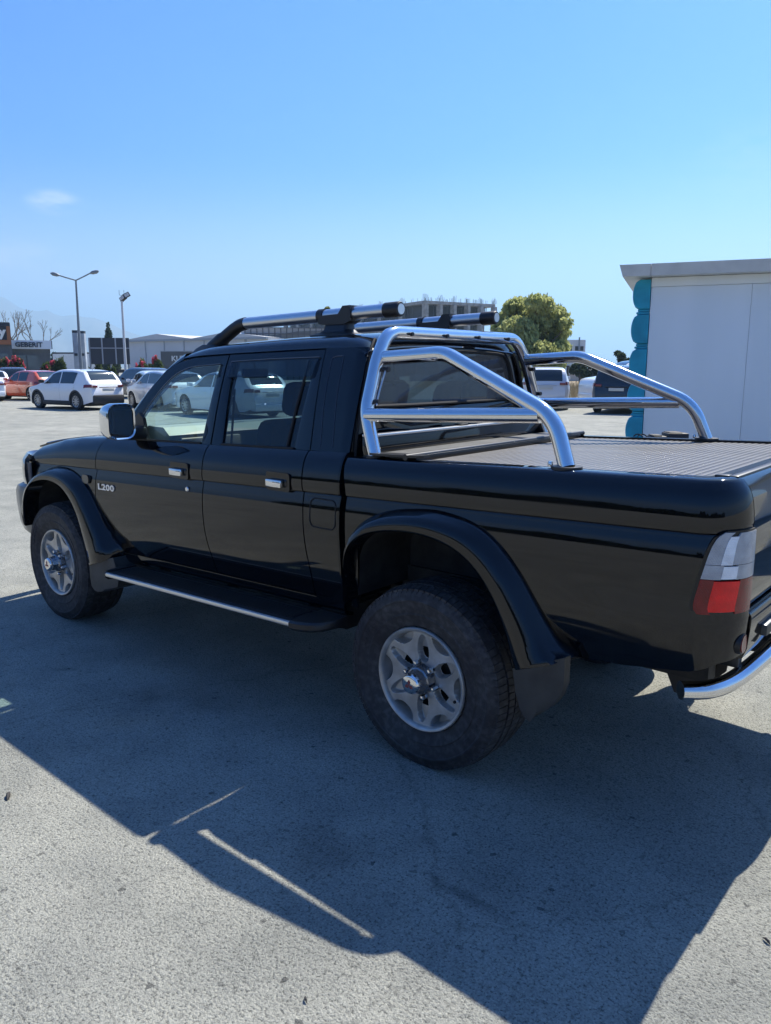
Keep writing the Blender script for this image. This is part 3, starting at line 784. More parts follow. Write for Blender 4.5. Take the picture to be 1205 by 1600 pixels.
# front end
a = MB(); rows = []
for z, dx in ((.86, .0), (.87, -.012), (.95, -.02), (1.02, -.01), (1.05, .01)):
    rows.append([(-.60+dx+.20*abs(-1+2*j/12)**3, .30+1.175*j/12, z) for j in range(13)])
a.grid(rows)
for k in range(5): a.box((-.655, .5, .875+k*.034), (-.60, 1.275, .888+k*.034), .003)
a.build('grille', CHROME, TR)
def headl(a):
    rows = []
    for z, q in ((.845, .03), (.86, .004), (.90, .0), (.95, .0), (1.0, .006), (1.028, .03)):
        row = []
        for i in range(12):
            x = -.36-.40*i/11
            f = sy(.9)+q; row.append(place(x, f-.012, z-RK*(-.4)))
        rows.append(row)
    a.shell(rows, -.03)
LENS = glass('lamp_lens', (.75, .78, .8)); 
HL = both(headl, 'headlight', mat('headlamp', (.06, .06, .065), rough=.08, coat=1.0, metal=.6))
both(lambda a: a.shell([[place(-.315-.05*i/3, sy(.9)-.011, z+.01) for i in range(4)] for z in (.87, .93, .99)], -.01), 'corner_lamp', mat('smoke_lens', (.16, .15, .15), rough=.1))
a = MB(); rows = []
for z, q in ((.46, .07), (.50, .02), (.56, -.005), (.70, -.02), (.78, -.02), (.815, -.005), (.83, .03)):
    h = [(-.42, .055), (-.50, .045), (-.60, .065), (-.68, .13), (-.74, .25), (-.775, .45), (-.79, .70), (-.795, .8875)]
    row = [(x+q*.8, y+q*.6, z) for x, y in h]; rows.append(row+[(p[0], 1.775-p[1], p[2]) for p in row[-2::-1]])
a.shell(rows, .02); a.build('front_bumper', mat('bumper_paint', (.10, .10, .095), rough=.35, coat=.4), TR)

# --- side lamp, badge, handles, lock, fuel flap
def on(x, z, off=0): return (x, sy(z-RK*x)+off, z)
def roundrect(cx, cz, w_, h_, r, n=5):
    o = []
    for (sx_, sz_, a0) in ((1, 1, 0), (-1, 1, 90), (-1, -1, 180), (1, -1, 270)):
        for i in range(n+1):
            t = R(a0+90*i/n); o.append((cx+sx_*(w_/2-r)+r*math.cos(t), cz+sz_*(h_/2-r)+r*math.sin(t)))
    return o
both(lambda a: a.prism(roundrect(.335+.03, .945, .075, .052, .02), .016, 'y', sy(.93)-.012), 'side_marker_lamp', mat('smoked_lamp', (.02, .022, .025), rough=.15, coat=.6))
vs, fs = text_mesh('L200', .068, .0025, bold=.0022, space=1.08)
a = MB(); a.add([(.590+p.x*1.25+.0, on(.59, .918)[1]-.004+p.z*-1, .914+p.y*.72+.02*p.x) for p in vs], fs)
b_ = a.build('model_badge', mat('badge_silver', (.75, .75, .76), rough=.25, metal=.6), TR, sharp=30); b_['label'] = 'silver raised lettering L200 on the front door'
def handle(x0, x1, zc):
    def mk(a):
        w_ = x1-x0; cx = (x0+x1)/2
        y = sy(zc-RK*cx)
        a.prism(roundrect(cx, zc, w_+.012, .086, .016), .010, 'y', y-.006)
    def ch(a):
        w_ = x1-x0; cx = (x0+x1)/2; y = sy(zc-RK*cx)
        a.box((cx-w_*.42, y-.030, zc-.026), (cx+w_*.30, y-.006, zc+.012), .008)
    return mk, ch
for dd, (x0, x1, zc) in ((D1, (1.250, 1.395, 1.078)), (D2, (2.018, 2.165, 1.092))):
    mk, ch = handle(x0, x1, zc)
    both(mk, 'handle_recess', GLOSSTRIM); both(ch, 'door_handle', CHROME)
both(lambda a: a.lathe([(0, 0), (.010, 0), (.014, .004), (.014, .008)], (1.385, sy(.94)-.008, .985), 16), 'door_lock', CHROME)
def fuel(a):
    for r in (roundrect(2.378, .975, .158, .128, .03),):
        P = [on(x, z, -.001) for x, z in r]; a.tube(P+[P[0]], .0032, 6, cap=False)
fo = MB(); fuel(fo); fo.build('fuel_flap', SEAL, TR)

# --- mirrors
def mirrorcase(a):
    # case front (towards -X), open towards the driver
    cx, cy, cz = .925, -.050, 1.322
    rows = []
    for (dx, s) in ((-.10, .45), (-.088, .72), (-.06, .90), (-.02, 1.0), (.025, 1.0), (.035, .97), (.030, .90)):
        rows.append([(cx+dx-.02*(1-s), cy+ (y-0)*s, cz+z*s) for y, z in roundrect(0, 0, .165, .195, .05)])
    a.grid([r+[r[0]] for r in rows]); a.add(rows[0], [tuple(range(len(rows[0])))])
def mirrorglass(a):
    cx, cy, cz = .947, -.050, 1.322
    r = [(cx+.001, cy+y, cz+z) for y, z in roundrect(0, 0, .142, .172, .042)]
    a.add(r, [tuple(range(len(r)))]); a.add([(x-.004, y, z) for x, y, z in r], [tuple(range(len(r)))[::-1]])
both(mirrorcase, 'mirror_housing', CHROME); MG = both(mirrorglass, 'mirror_glass', mat('mirror_face', (.6, .6, .62), rough=.01, metal=1.0), merge=False)
both(lambda a: [a.box((.80, .0, 1.215), (.93, .13, 1.285), .02), a.prism([(.70, 1.20), (.80, 1.20), (.93, 1.215), (.90, 1.33), (.86, 1.36), (.82, 1.33)], .02, 'y', .115)], 'mirror_bracket', TRIM)

# --- roof rails
for sgn in (0, 1):
    def mk_tube(pts, r, m, nm, n=20, rr=None, cap=True):
        a = MB(); a.tube(pts, r, n, rr=rr, cap=cap)
        if sgn: a.mirror()
        return a.build(nm, m, TR)
    zt = lambda x: 1.845+(x-1.36)*.024
    mk_tube([(x, .485, zt(x)) for x in (1.36, 1.6, 1.9, 2.2, 2.38)], .031, BRUSHED, 'roof_rail', 24)
    mk_tube(smooth_path([(1.375, .485, zt(1.375)), (1.32, .482, 1.835), (1.26, .475, 1.805), (1.20, .46, 1.765), (1.13, .44, 1.715)], 5), .034, TRIM, 'rail_front_foot', 18, rr=[.034]*8+[.035]*7+[.040]*6)
    for x0, x1 in ((1.945, 1.985), ):
        mk_tube([(x0, .485, zt(x0)), (x1, .485, zt(x1))], .0355, TRIM, 'rail_collar', 24)
    mk_tube([(2.375, .485, zt(2.375)), (2.455, .485, zt(2.455)), (2.462, .485, zt(2.46)), (2.462, .485, zt(2.46))], .035, TRIM, 'rail_end_cap', 24, rr=[.035, .035, .031, .028])
    mk_tube([(2.4595, .485, zt(2.46)), (2.4645, .485, zt(2.46))], .024, BRUSHED, 'rail_end_disc', 24)
    a = MB(); a.prism([(1.985, -.001), (2.10, .0), (2.13, .036), (2.18, .036), (2.18, -.036), (2.14, -.05), (1.99, -.045), (1.96, -.036), (1.96, -.02)], .075, 'y', .4475)
    a.v = [(x, y, z+zt(x)) for x, y, z in a.v]
    if sgn: a.mirror()
    a.build('rail_saddle', TRIM, TR)
    a = MB(); rows = []
    for z, x0, x1, y0, y1 in ((1.740, 1.93, 2.23, .40, .55), (1.765, 1.94, 2.22, .405, .545), (1.775, 1.98, 2.17, .43, .53), (1.79, 1.995, 2.155, .445, .525), (1.83, 2.0, 2.15, .455, .515)):
        rows.append([(p, q, z) for p, q in roundrect((x0+x1)/2, (y0+y1)/2, x1-x0, y1-y0, .02, 3)])
    a.grid([r+[r[0]] for r in rows])
    if sgn: a.mirror()
    a.build('rail_pedestal', TRIM, TR)
    a = MB(); rows = []
    for z, x0, x1, y0, y1 in ((1.69, 1.01, 1.25, .37, .52), (1.715, 1.03, 1.22, .385, .51), (1.735, 1.07, 1.19, .40, .49)):
        rows.append([(p, q, z) for p, q in roundrect((x0+x1)/2, (y0+y1)/2, x1-x0, y1-y0, .03, 3)])
    a.grid([r+[r[0]] for r in rows]); 
    if sgn: a.mirror()
    a.build('rail_front_pedestal', TRIM, TR)

# --- roll bar
hoop = round_path([(2.60, .145, 1.235), (2.532, .165, 1.42), (2.515, .255, 1.64), (2.50, .345, 1.762), (2.50, 1.43, 1.762), (2.515, 1.52, 1.64), (2.532, 1.61, 1.42), (2.60, 1.63, 1.235)], [.1, .25, .3, .13, .13, .3, .25, .1], 10)
a = MB(); a.tube(hoop, .0305, 24); a.build('roll_hoop', CHROME, TR)
for sgn in (0, 1):
    def rb(pts, r, nm, m=CHROME, n=22, cap=True):
        a = MB(); a.tube(pts, r, n, cap=cap)
        if sgn: a.mirror()
        return a.build(nm, m, TR)
    slope = round_path([(2.535, .283, 1.650), (2.86, .283, 1.666), (3.42, .180, 1.435), (3.49, .154, 1.262)], [.1, .20, .24, .1], 12)
    rb(slope, .0305, 'roll_bar_brace'); rb([(2.545, .158, 1.410), (3.36, .188, 1.438)], .0285, 'roll_bar_rail')
    rb([(3.49, .154, 1.255), (3.49, .154, 1.267)], .055, 'brace_foot_plate', TRIM)
    rb([(2.605, .145, 1.232), (2.605, .145, 1.242)], .045, 'hoop_foot_plate', TRIM)
    a = MB(); a.lathe([(0, .018), (.008, .018), (.010, .012), (.010, 0)], (3.428, .15, 1.262), 10, 'z')
    if sgn: a.mirror()
    a.build('plate_bolt', CHROME, TR)
for y in (.47, .74, 1.01, 1.29):
    a = MB(); a.tube([(2.532, y, 1.757), (2.545, y, 1.757)], .009, 8); a.box((2.527, y-.018, 1.752), (2.540, y+.018, 1.762), .002); a.build('hoop_clip', TRIM, TR)
for sgn in (0, 1):
    for (x, y, z) in ((2.565, .262, 1.60), (2.570, .19, 1.465)):
        a = MB(); a.tube([(x-.02, y, z), (x+.012, y+.004, z)], .011, 10)
        if sgn: a.mirror()
        a.build('hoop_clip', TRIM, TR)
    a = MB(); a.tube(smooth_path([(2.562, .265, 1.61), (2.563, .235, 1.55), (2.568, .20, 1.48), (2.58, .18, 1.45)], 5), .004, 6)
    if sgn: a.mirror()
    a.build('hoop_cable', BRUSHED, TR)

# --- bed headboard, cover canister, rolling cover
a = MB(); a.box((2.535, .135, 1.19), (2.575, 1.64, 1.318), .006); a.build('bed_headboard', PAINT, TR)
a = MB(); a.box((2.53, .14, 1.316), (2.580, 1.635, 1.328), .004); a.build('headboard_cap', BRUSHED, TR)
a = MB(); a.box((2.532, .82, 1.328), (2.576, .88, 1.336), .003); a.build('headboard_catch', TRIM, TR)
def ck(z0, a):  # rake helper for flat bed pieces
    a.v = [(x, y, z+RK*(x-2.5)) for x, y, z in a.v]; return a
a = MB(); a.prism([(2.58, 1.236), (2.60, 1.247), (2.78, 1.243), (2.80, 1.225), (2.58, 1.215)], 1.46, 'y', .158); ck(0, a).build('cover_canister', mat('canister_grey', (.12, .12, .118), rough=.45, metal=.3, var=.15), TR, sharp=25)
a = MB(); a.tube([(2.80, .10, 1.243), (2.80, 1.675, 1.243)], .013, 12); a.box((2.785, .155, 1.222), (2.815, 1.62, 1.245), .004); ck(0, a).build('cover_pull_bar', SLATDARK, TR)
a = MB(); a.prism([(2.60, .108), (2.66, .098), (2.86, .098), (2.88, .12), (2.88, .165), (2.58, .165)], .009, 'z', 1.243); ck(0, a).build('canister_end_plate', SLATDARK, TR)
for sgn in (0, 1):
    a = MB(); a.box((2.58, .118, 1.205), (3.985, .150, 1.2285), .003); ck(0, a)
    if sgn: a.mirror()
    a.build('cover_side_rail', BRUSHED, TR)
    a = MB(); a.box((2.60, .150, 1.205), (4.02, .166, 1.2245), .002); ck(0, a)
    if sgn: a.mirror()
    a.build('cover_guide', SLATDARK, TR)
sl_me = None; NS = 39; PW = (4.02-2.815)/NS
for i in range(NS):
    x0 = 2.815+i*PW
    if sl_me is None:
        a = MB(); y0, y1 = .1665, 1.6085
        pr = [(0, -.006), (0.0005, -.0010), (.002, 0), (PW*.5, .0013), (PW-.004, 0), (PW-.0025, -.0010), (PW-.002, -.006)]
        a.grid([[(x, y0, z) for x, z in pr], [(x, y1, z) for x, z in pr]]); a.add([(x, y0, z) for x, z in pr], [tuple(range(7))]); a.add([(x, y1, z) for x, z in pr], [tuple(range(7))])
        o = a.build('cover_slat', SLAT, TR, sharp=60, merge=False); sl_me = o.data
    else:
        o = bpy.data.objects.new('cover_slat', sl_me); COL.objects.link(o); o.parent = TR
    o.location = (x0-1.48, -.8875, 1.2215+RK*(x0-2.5)+.0*i)
    o.rotation_euler = (0, -RK, 0)
a = MB(); a.box((2.79, .16, 1.195), (4.03, 1.615, 1.2115), 0); ck(0, a).build('cover_bed', SLATDARK, TR)
a = MB(); a.box((4.03, .175, 1.212), (4.06, 1.60, 1.238), .004); ck(0, a).build('tailgate_cover_bar', SLATDARK, TR)
a = MB(); a.box((3.99, .165, 1.214), (4.035, .20, 1.240), .003); ck(0, a).build('bar_end_block', SLATDARK, TR)

# --- tailgate and rear
TGX = LXC+LXR
a = MB(); rows = []
for (z0, dz, df) in [(.748, 0, .03), (.752, 0, .008)]+[(z, 0, 0) for z in ROWS if z > .755]+[(1.18, .009, .008), (1.18, .014, .022), (1.18, .015, .045), (1.18, .015, .085)]:
    zb = z0 if z0 <= 1.0 else 1.0+(z0-1.0)*.15/.18
    rows.append([(TGX-sy(z0)-df+.020*min(1, max(0, (zb-1.03)/.12))**2, .1945+1.386*j/16, rk(4.1, zb+dz)) for j in range(17)])
a.shell(rows, -.015); a.build('tailgate', PAINT, TR)
a = MB(); a.prism(roundrect(.8875, rk(4.1, 1.06), .30, .11, .02), .012, 'x', TGX-.060); a.build('tailgate_handle', TRIM, TR)
a = MB(); rows = []
for zb, fx in ((.57, .05), (.585, .0), (.62, -.012), (.70, -.018), (.725, -.018), (.735, -.012), (.742, .01), (.744, .05)):
    rows.append([(TGX-.05-fx, .1945+1.386*j/16, rk(4.1, zb)) for j in range(17)])
a.shell(rows, -.015); a.build('rear_bumper_panel', PAINT, TR)
a = MB(); a.box((4.09, .34, .735), (4.142, 1.43, .775), .006); a.build('bumper_step_pad', mat('step_pad', (.04, .045, .05), rough=.35, metal=.3), TR)
# tail lights set in a dark rim, built on the flank surface around the corner
TLO = [(4.075, 1.118), (4.052, 1.098), (4.030, 1.045), (4.012, .975), (3.992, .910), (3.985, .88), (3.990, .860), (4.01, .852)]
def tlx(z):  # left edge arc-length as a function of z real
    return float(np.interp(z, [.852, .858, .868, .882, .905, .973, 1.043, 1.075, 1.098, 1.110, 1.118, 1.124], [4.03, 4.012, 3.997, 3.992, 3.995, 4.013, 4.034, 4.047, 4.062, 4.076, 4.096, 4.13]))
def tlpatch(z0, z1, nz_, t0, t1, nt_, off, grow=0.0):
    rows = []
    for i in range(nz_+1):
        zr = z0+(z1-z0)*i/nz_; row = []
        xl = tlx(zr)-grow; xr_ = xe+.002+grow*.3
        for j in range(nt_+1):
            t = t0+(t1-t0)*j/nt_; x = xl+(xr_-xl)*t
            row.append(place(x, sy(.93)+off-(.010*math.sin(PI*max(0, min(1, (zr-.855)/.265)))*math.sin(PI*min(1, max(0, t))*.9+.15) if off < -.005 else 0), zr-RK*4.09))
        rows.append(row)
    return rows
RIMM = mat('lamp_rim', (.004, .004, .004), rough=.4)
def lensmat(name, col, rough=.06):
    m = mat(name, col, rough=rough, coat=1.0, var=.12, vscale=30)
    n = m.node_tree.nodes; l = m.node_tree.links; b = n['Principled BSDF']
    t = n.new('ShaderNodeTexCoord'); wv = n.new('ShaderNodeTexWave'); wv.inputs['Scale'].default_value = 60; wv.bands_direction = 'Z'
    wv2 = n.new('ShaderNodeTexWave'); wv2.inputs['Scale'].default_value = 60; wv2.bands_direction = 'DIAGONAL'
    l.new(t.outputs['Object'], wv.inputs[0]); l.new(t.outputs['Object'], wv2.inputs[0])
    ad = n.new('ShaderNodeMath'); ad.operation = 'ADD'; l.new(wv.outputs['Fac'], ad.inputs[0]); l.new(wv2.outputs['Fac'], ad.inputs[1])
    bp = n.new('ShaderNodeBump'); bp.inputs['Strength'].default_value = .25; bp.inputs['Distance'].default_value = .002
    l.new(ad.outputs[0], bp.inputs['Height']); l.new(bp.outputs[0], b.inputs['Normal'])
    b.inputs['Roughness'].default_value = .25; b.inputs['Coat Weight'].default_value = .5; b.inputs['Specular IOR Level'].default_value = .3
    return m
RED1 = lensmat('red_lens', (.80, .0015, .006)); RED2 = lensmat('deep_red_lens', (.17, .001, .004))
CLR1 = lensmat('clear_lens', (.36, .37, .385)); CLR2 = lensmat('bright_clear_lens', (.72, .74, .76))
for sgn in (0, 1):
    def tb(rows, t, m, nm, par=TR):
        a = MB(); a.shell(rows, -t)
        if sgn: a.mirror()
        return a.build(nm, m, par)
    base_ = tb(tlpatch(.852, 1.122, 14, 0, 1, 12, -.004, .007), .012, RIMM, 'taillight')
    tb(tlpatch(.860, .972, 8, .03, .22, 3, -.0075), .008, RED2, 'red_lens', base_)
    tb(tlpatch(.869, .968, 8, .22, .60, 4, -.0088), .010, RED1, 'stop_lens', base_)
    tb(tlpatch(.860, .972, 8, .60, .985, 5, -.0075), .008, RED2, 'red_lens', base_)
    tb(tlpatch(.9735, 1.018, 4, .03, .30, 3, -.0075), .008, CLR1, 'clear_lens', base_)
    tb(tlpatch(.976, 1.015, 4, .30, .52, 3, -.0095), .009, CLR2, 'reflector', base_)
    tb(tlpatch(.9735, 1.018, 4, .52, .985, 5, -.0075), .008, CLR1, 'clear_lens', base_)
    tb(tlpatch(1.0195, 1.118, 9, .03, .25, 3, -.0075), .008, CLR1, 'clear_lens', base_)
    tb(tlpatch(1.0195, 1.106, 6, .25, .42, 2, -.0095), .009, CLR2, 'reflector', base_)
    tb(tlpatch(1.0195, 1.116, 9, .42, .985, 5, -.0075), .008, CLR1, 'clear_lens', base_)
    # round reflector in the lower corner
    a = MB(); a.tube([(4.03, .165, .757), (4.085, .165, .755), (4.118, .165, .754)], .04, 20, rr=[.020, .040, .034])
    if sgn: a.mirror()
    o = a.build('corner_reflector', TRIM, TR)
    a = MB(); a.tube([(4.116, .165, .754), (4.121, .165, .754)], .029, 20)
    if sgn: a.mirror()
    a.build('reflector_lens', RED2, o)
# chrome bumper tube
_ph = [(3.94, .150, .554), (4.01, .225, .553), (4.055, .345, .563), (4.105, .52, .615), (4.135, .70, .655), (4.14, .8875, .663)]
pipe = smooth_path(_ph+[(p[0], 1.775-p[1], p[2]) for p in _ph[-2::-1]], 8)
a = MB(); a.tube(pipe, .031, 22); a.build('bumper_tube', CHROME, TR)
for y in (.37, 1.405):
    a = MB(); a.box((3.98, y-.022, .60), (4.06, y+.022, .65), .005); a.build('bumper_tube_bracket', TRIM, TR)
a = MB(); a.prism([(3.735, .60), (3.765, .47), (3.80, .392), (3.86, .388), (3.98, .52), (3.99, .62)], .012, 'y', .50); a.build('hanging_plate', DARKSTEEL, TR)  # upright dark plate hanging below the tail of the bed
a = MB(); a.box((3.9, .84, .50), (4.20, .935, .56), .005); a.build('tow_bar', DARKSTEEL, TR)
# axles, springs, spare wheel, exhaust
a = MB(); a.tube([(2.96, .28, .372), (2.96, 1.50, .372)], .045, 12); a.lathe([(0, -.12), (.10, -.08), (.14, 0), (.10, .08), (0, .12)], (2.96, .95, .372), 16)
for y in (.44, 1.335): a.tube(smooth_path([(2.35, y, .50), (2.70, y, .40), (2.96, y, .36), (3.25, y, .40), (3.60, y, .56)], 4), .025, 6)
a.build('rear_axle', DARKSTEEL, TR)
a = MB(); a.tube([(0, .28, .372), (0, 1.50, .372)], .04, 10); a.box((-.15, .45, .36), (.2, 1.32, .45)); a.build('front_axle', DARKSTEEL, TR)
a = MB(); a.tube(smooth_path([(1.4, 1.25, .40), (2.4, 1.25, .42), (2.9, 1.22, .52), (3.4, 1.28, .50), (3.9, 1.40, .47)], 5), .03, 10); a.build('exhaust_pipe', DARKSTEEL, TR)
a = MB(); a.lathe([(.10, -.06), (.20, -.09), (.33, -.10), (.36, -.04), (.36, .04), (.33, .08), (.10, .05)], (3.52, .93, .60), 32, 'z'); a.build('spare_wheel', RUBBER, TR)

# --- wheels
TY = [(.212, .030), (.220, .012), (.235, .006), (.262, .000), (.268, -.0035), (.272, -.0035), (.275, -.001), (.300, -.006), (.322, -.0075), (.325, -.0100), (.331, -.0100), (.334, -.0075), (.352, -.003), (.366, .010), (.374, .024), (.3765, .05), (.378, .12), (.378, .15), (.3765, .215), (.374, .243), (.366, .257), (.345, .270), (.30, .274), (.25, .268), (.212, .245)]
WZ = .372
def tyre_mb():
    a = MB(); a.lathe([(r, h) for r, h in TY], (0, 0, 0), 96)
    return a
def tread_mb():
    a = MB(); n = 84
    for k in range(n):
        th = 2*PI*k/n
        for (h0, h1, ph, r1, sk) in ((.006, .050, 0, .386, .25), (.060, .098, .5, .388, -.3), (.106, .160, .0, .3885, .25), (.168, .206, .5, .388, -.3), (.216, .262, 0, .386, .25)):
            t0 = th+ph*2*PI/n; dt = 2*PI/n*.43; vs = []
            for r in (.368, r1-.003):
                for (s, h) in ((-1, h0), (1, h0), (1, h1), (-1, h1)):
                    rr_ = r
                    if h < .02: rr_ = r-.010
                    if h > .25: rr_ = r-.008
                    aa = t0+s*dt+sk*(h-(h0+h1)/2)
                    vs.append((rr_*math.cos(aa), h, rr_*math.sin(aa)))
            a.add(vs, [(4, 5, 6, 7), (0, 1, 5, 4), (1, 2, 6, 5), (2, 3, 7, 6), (3, 0, 4, 7)])
    # shoulder lugs on the sidewall
    for k in range(n):
        t0 = 2*PI*k/n; dt = 2*PI/n*.33
        vs = []
        for (r, h) in ((.345, -.0035), (.372, .012), (.372, .026), (.345, .006)):
            for s in (-1, 1): vs.append((r*math.cos(t0+s*dt), h-.003, r*math.sin(t0+s*dt)))
        a.add(vs, [(0, 1, 3, 2), (2, 3, 5, 4), (4, 5, 7, 6), (6, 7, 1, 0), (0, 2, 4, 6), (1, 7, 5, 3)])
    return a
def clampz(o, cz):
    for v in o.data.vertices:
        if v.co.z < -cz+.002: v.co.z = -cz+.002
def rim_face():
    """star face with six oval slots and six half-moon recesses"""
    a = MB(); nr, na = 46, 300; R0, R1 = .052, .200; rows = []
    def depth(r, th):
        d = .020+.018*(1-((r-R0)/(R1-R0)))**2*0
        d = .018+.010*math.cos((r-R0)/(R1-R0)*PI)   # dish
        d = .030-.014*((r-R0)/(R1-R0))
        hole = 0
        for k in range(6):
            # teardrop slot
            dth = (th-(k*PI/3+PI/6)+PI) % (2*PI)-PI
            u = (r-.127)/.056; wv = .0255*(1-.22*u)
            v_ = r*dth/max(wv, .001)
            q = u*u+v_*v_
            if q < 1.25:
                s = min(1, max(0, (1.2-q)/.30)); s = s*s*(3-2*s)
                fall = min(1, max(0, (.178-r)/.085))
                d += s*(.026+.006*fall)
                if q < .86 and r < .128: hole = 1
            # half moon near the rim
            dth = (th-(k*PI/3)+PI) % (2*PI)-PI
            xx = r*math.cos(dth); yy = r*math.sin(dth)
            q = ((xx-.208)/.050)**2+(yy/.056)**2
            if q < 1.15:
                s = min(1, max(0, (1.12-q)/.22)); s = s*s*(3-2*s); d += s*.048
        return d, hole
    fs = []; vs = []; H = []
    for i in range(nr+1):
        r = R0+(R1-R0)*i/nr
        for j in range(na):
            th = 2*PI*j/na; d, h = depth(r, th); vs.append((r*math.cos(th), d, r*math.sin(th))); H.append(h)
    for i in range(nr):
        for j in range(na):
            q = (i*na+j, i*na+(j+1) % na, (i+1)*na+(j+1) % na, (i+1)*na+j)
            if sum(H[x] for x in q) >= 3: continue
            fs.append(q)
    a.add(vs, fs); return a
wheel_src = None
def make_wheel(x, y, side):
    global wheel_src
    if wheel_src is None:
        a = MB(); a.lathe([(.0, .17), (.14, .17), (.195, .20), (.197, .235), (.214, .245)], (0, 0, 0), 48); a.lathe([(0, .10), (.13, .10), (.13, .13), (0, .13)], (0, 0, 0), 32)
        root = a.build('wheel', DARKSTEEL, None)
        t = tyre_mb().build('tyre', RUBBER, root); clampz(t, WZ)
        tr_ = tread_mb().build('tread', RUBBER, root, merge=False); clampz(tr_, WZ); tr_['kind'] = 'stuff'
        a = MB(); a.lathe([(.197, .018), (.200, .004), (.206, -.002), (.213, -.003), (.2165, .001), (.217, .010), (.212, .022), (.200, .040), (.198, .20), (.194, .20), (.192, .04), (.197, .018)], (0, 0, 0), 96)
        a.build('rim', ALLOY, root, sharp=50)
        rim_face().build('rim_face', ALLOY, root, sharp=50, fixn=False)
        a = MB(); a.lathe([(.062, .026), (.060, .0), (.056, -.010), (.050, -.014), (.044, -.030), (.040, -.052), (.036, -.058)], (0, 0, 0), 12); a.build('hub_cap', mat('hub_dark_chrome', (.25, .25, .26), rough=.25, metal=.9), root, sharp=25)
        a = MB(); a.lathe([(.040, -.040), (.041, -.056), (.037, -.064), (.030, -.067), (0.0001, -.067)], (0, 0, 0), 36); a.build('hub_disc', CHROME, root, sharp=25)
        a = MB()
        for k in range(3):
            th = R(90+120*k); d = Vector((math.cos(th), 0, math.sin(th))); n_ = Vector((-d.z, 0, d.x)); L_ = .023; W_ = .0075
            pts = [Vector((0, -.0690, 0)), d*L_*.5+n_*W_+Vector((0, -.069, 0)), d*L_+Vector((0, -.069, 0)), d*L_*.5-n_*W_+Vector((0, -.069, 0))]
            b2 = [p+Vector((0, .003, 0)) for p in pts]; a.add(pts+b2, [(0, 1, 2, 3), (7, 6, 5, 4), (0, 4, 5, 1), (1, 5, 6, 2), (2, 6, 7, 3), (3, 7, 4, 0)])
        a.build('hub_emblem', mat('emblem_red', (.28, .07, .06), rough=.3, metal=.3), root)
        nut = None
        for k in range(6):
            th = k*PI/3+PI/6+.25; c = (.0715*math.cos(th), .0, .0715*math.sin(th))
            a = MB(); a.lathe([(.0105, .024), (.0105, -.004), (.008, -.010), (0.0001, -.012)], (0, 0, 0), 6)
            if nut is None: nut = a.build('lug_nut', CHROME, root, sharp=25); o = nut
            else: o = link_copy(nut, root)
            o.location = c
        a = MB(); a.tube([(.165, .032, -.05), (.163, .012, -.053)], .006, 8); a.build('valve', SEAL, root)
        vs, fs = text_mesh('COURSER', .030, .0012, bold=.001, space=1.25)
        a = MB(); nv = []
        for (ph) in (R(-28), R(180-28)):
            for p in vs:
                r = .305+p.y; th = ph-(p.x/.305); nv.append((r*math.cos(th), -.0072-p.z, r*math.sin(th)))
        n0 = len(vs); a.add(nv, fs+[tuple(i+n0 for i in f) for f in fs]); a.build('tyre_lettering', RUBBER, root, merge=False)['kind'] = 'stuff'
        wheel_src = root; root.parent = TR
        r_ = root
    else:
        r_ = link_copy(wheel_src, TR)
        for ch in list(wheel_src.children): link_copy(ch, r_)
    r_.location = (x-1.48, y-.8875, WZ)
    if side: r_.rotation_euler = (0, 0, PI)
    return r_
make_wheel(2.96, 0.0, 0); make_wheel(0, 0.0, 0); make_wheel(2.96, 1.775, 1); make_wheel(0, 1.775, 1)

# --- cabin interior
a = MB(); a.box((.50, .20, .50), (2.40, 1.575, .60)); a.build('cabin_floor', CABIN, TR)
def doorcard(a):
    a.box((.62, .145, .60), (2.42, .165, 1.19), 0)
both(doorcard, 'door_card', CABIN)
a = MB()
pr = [(.60, 1.05), (.60, 1.205), (.72, 1.255), (.86, 1.282), (.99, 1.278), (1.045, 1.235), (1.05, 1.12), (1.00, .98), (.90, .90), (.62, .88)]
a.prism(pr, 1.40, 'y', .185); a.build('dashboard', BEIGE, TR, sharp=28)
a = MB(); a.box((1.03, .26, 1.09), (1.056, .68, 1.215), .008); a.build('glove_box', BEIGE, TR)
a = MB(); a.tube([(.66, .35, 1.236), (.66, 1.42, 1.236)], .006, 6); a.box((.74, .25, 1.262), (.80, .65, 1.274), .002); a.build('dash_vent', CABIN, TR)
a = MB()
P = [(1.12+.06*math.sin(t)*.6, 1.29+.185*math.cos(t), 1.10+.185*math.sin(t)*.9) for t in np.linspace(0, 2*PI, 33)]
a.tube(P, .014, 8, cap=False); a.tube([(.98, 1.29, 1.05), (1.11, 1.29, 1.10)], .04, 10); a.box((1.10, 1.12, 1.085), (1.125, 1.46, 1.115), .004); a.build('steering_wheel', CABIN, TR)
def seat(x, y, w_, nm='seat', hr=True):
    a = MB(); a.box((x-.50, y-w_/2, .60), (x, y+w_/2, .82), .05)
    M = Matrix.Translation((x-.02, y, .80)) @ Matrix.Rotation(R(14), 4, 'Y')
    a.box((-.07, -w_/2, 0), (.07, w_/2, .56), .055, M)
    a.build(nm, SEATM, TR)
    if hr:
        a = MB(); M = Matrix.Translation((x+.13, y, 1.36)) @ Matrix.Rotation(R(12), 4, 'Y'); a.box((-.05, -.13, 0), (.05, .13, .18), .045, M); a.build('headrest', SEATM, TR)
seat(1.62, .53, .50); seat(1.62, 1.245, .50); seat(2.20, .8875, 1.30, 'rear_bench', False)
for y in (.43, 1.34):
    a = MB(); M = Matrix.Translation((2.14, y, 1.08)) @ Matrix.Rotation(R(10), 4, 'Y'); a.box((-.075, -.21, 0), (.075, .21, .46), .07, M); a.build('seat_bolster', SEATM, TR)
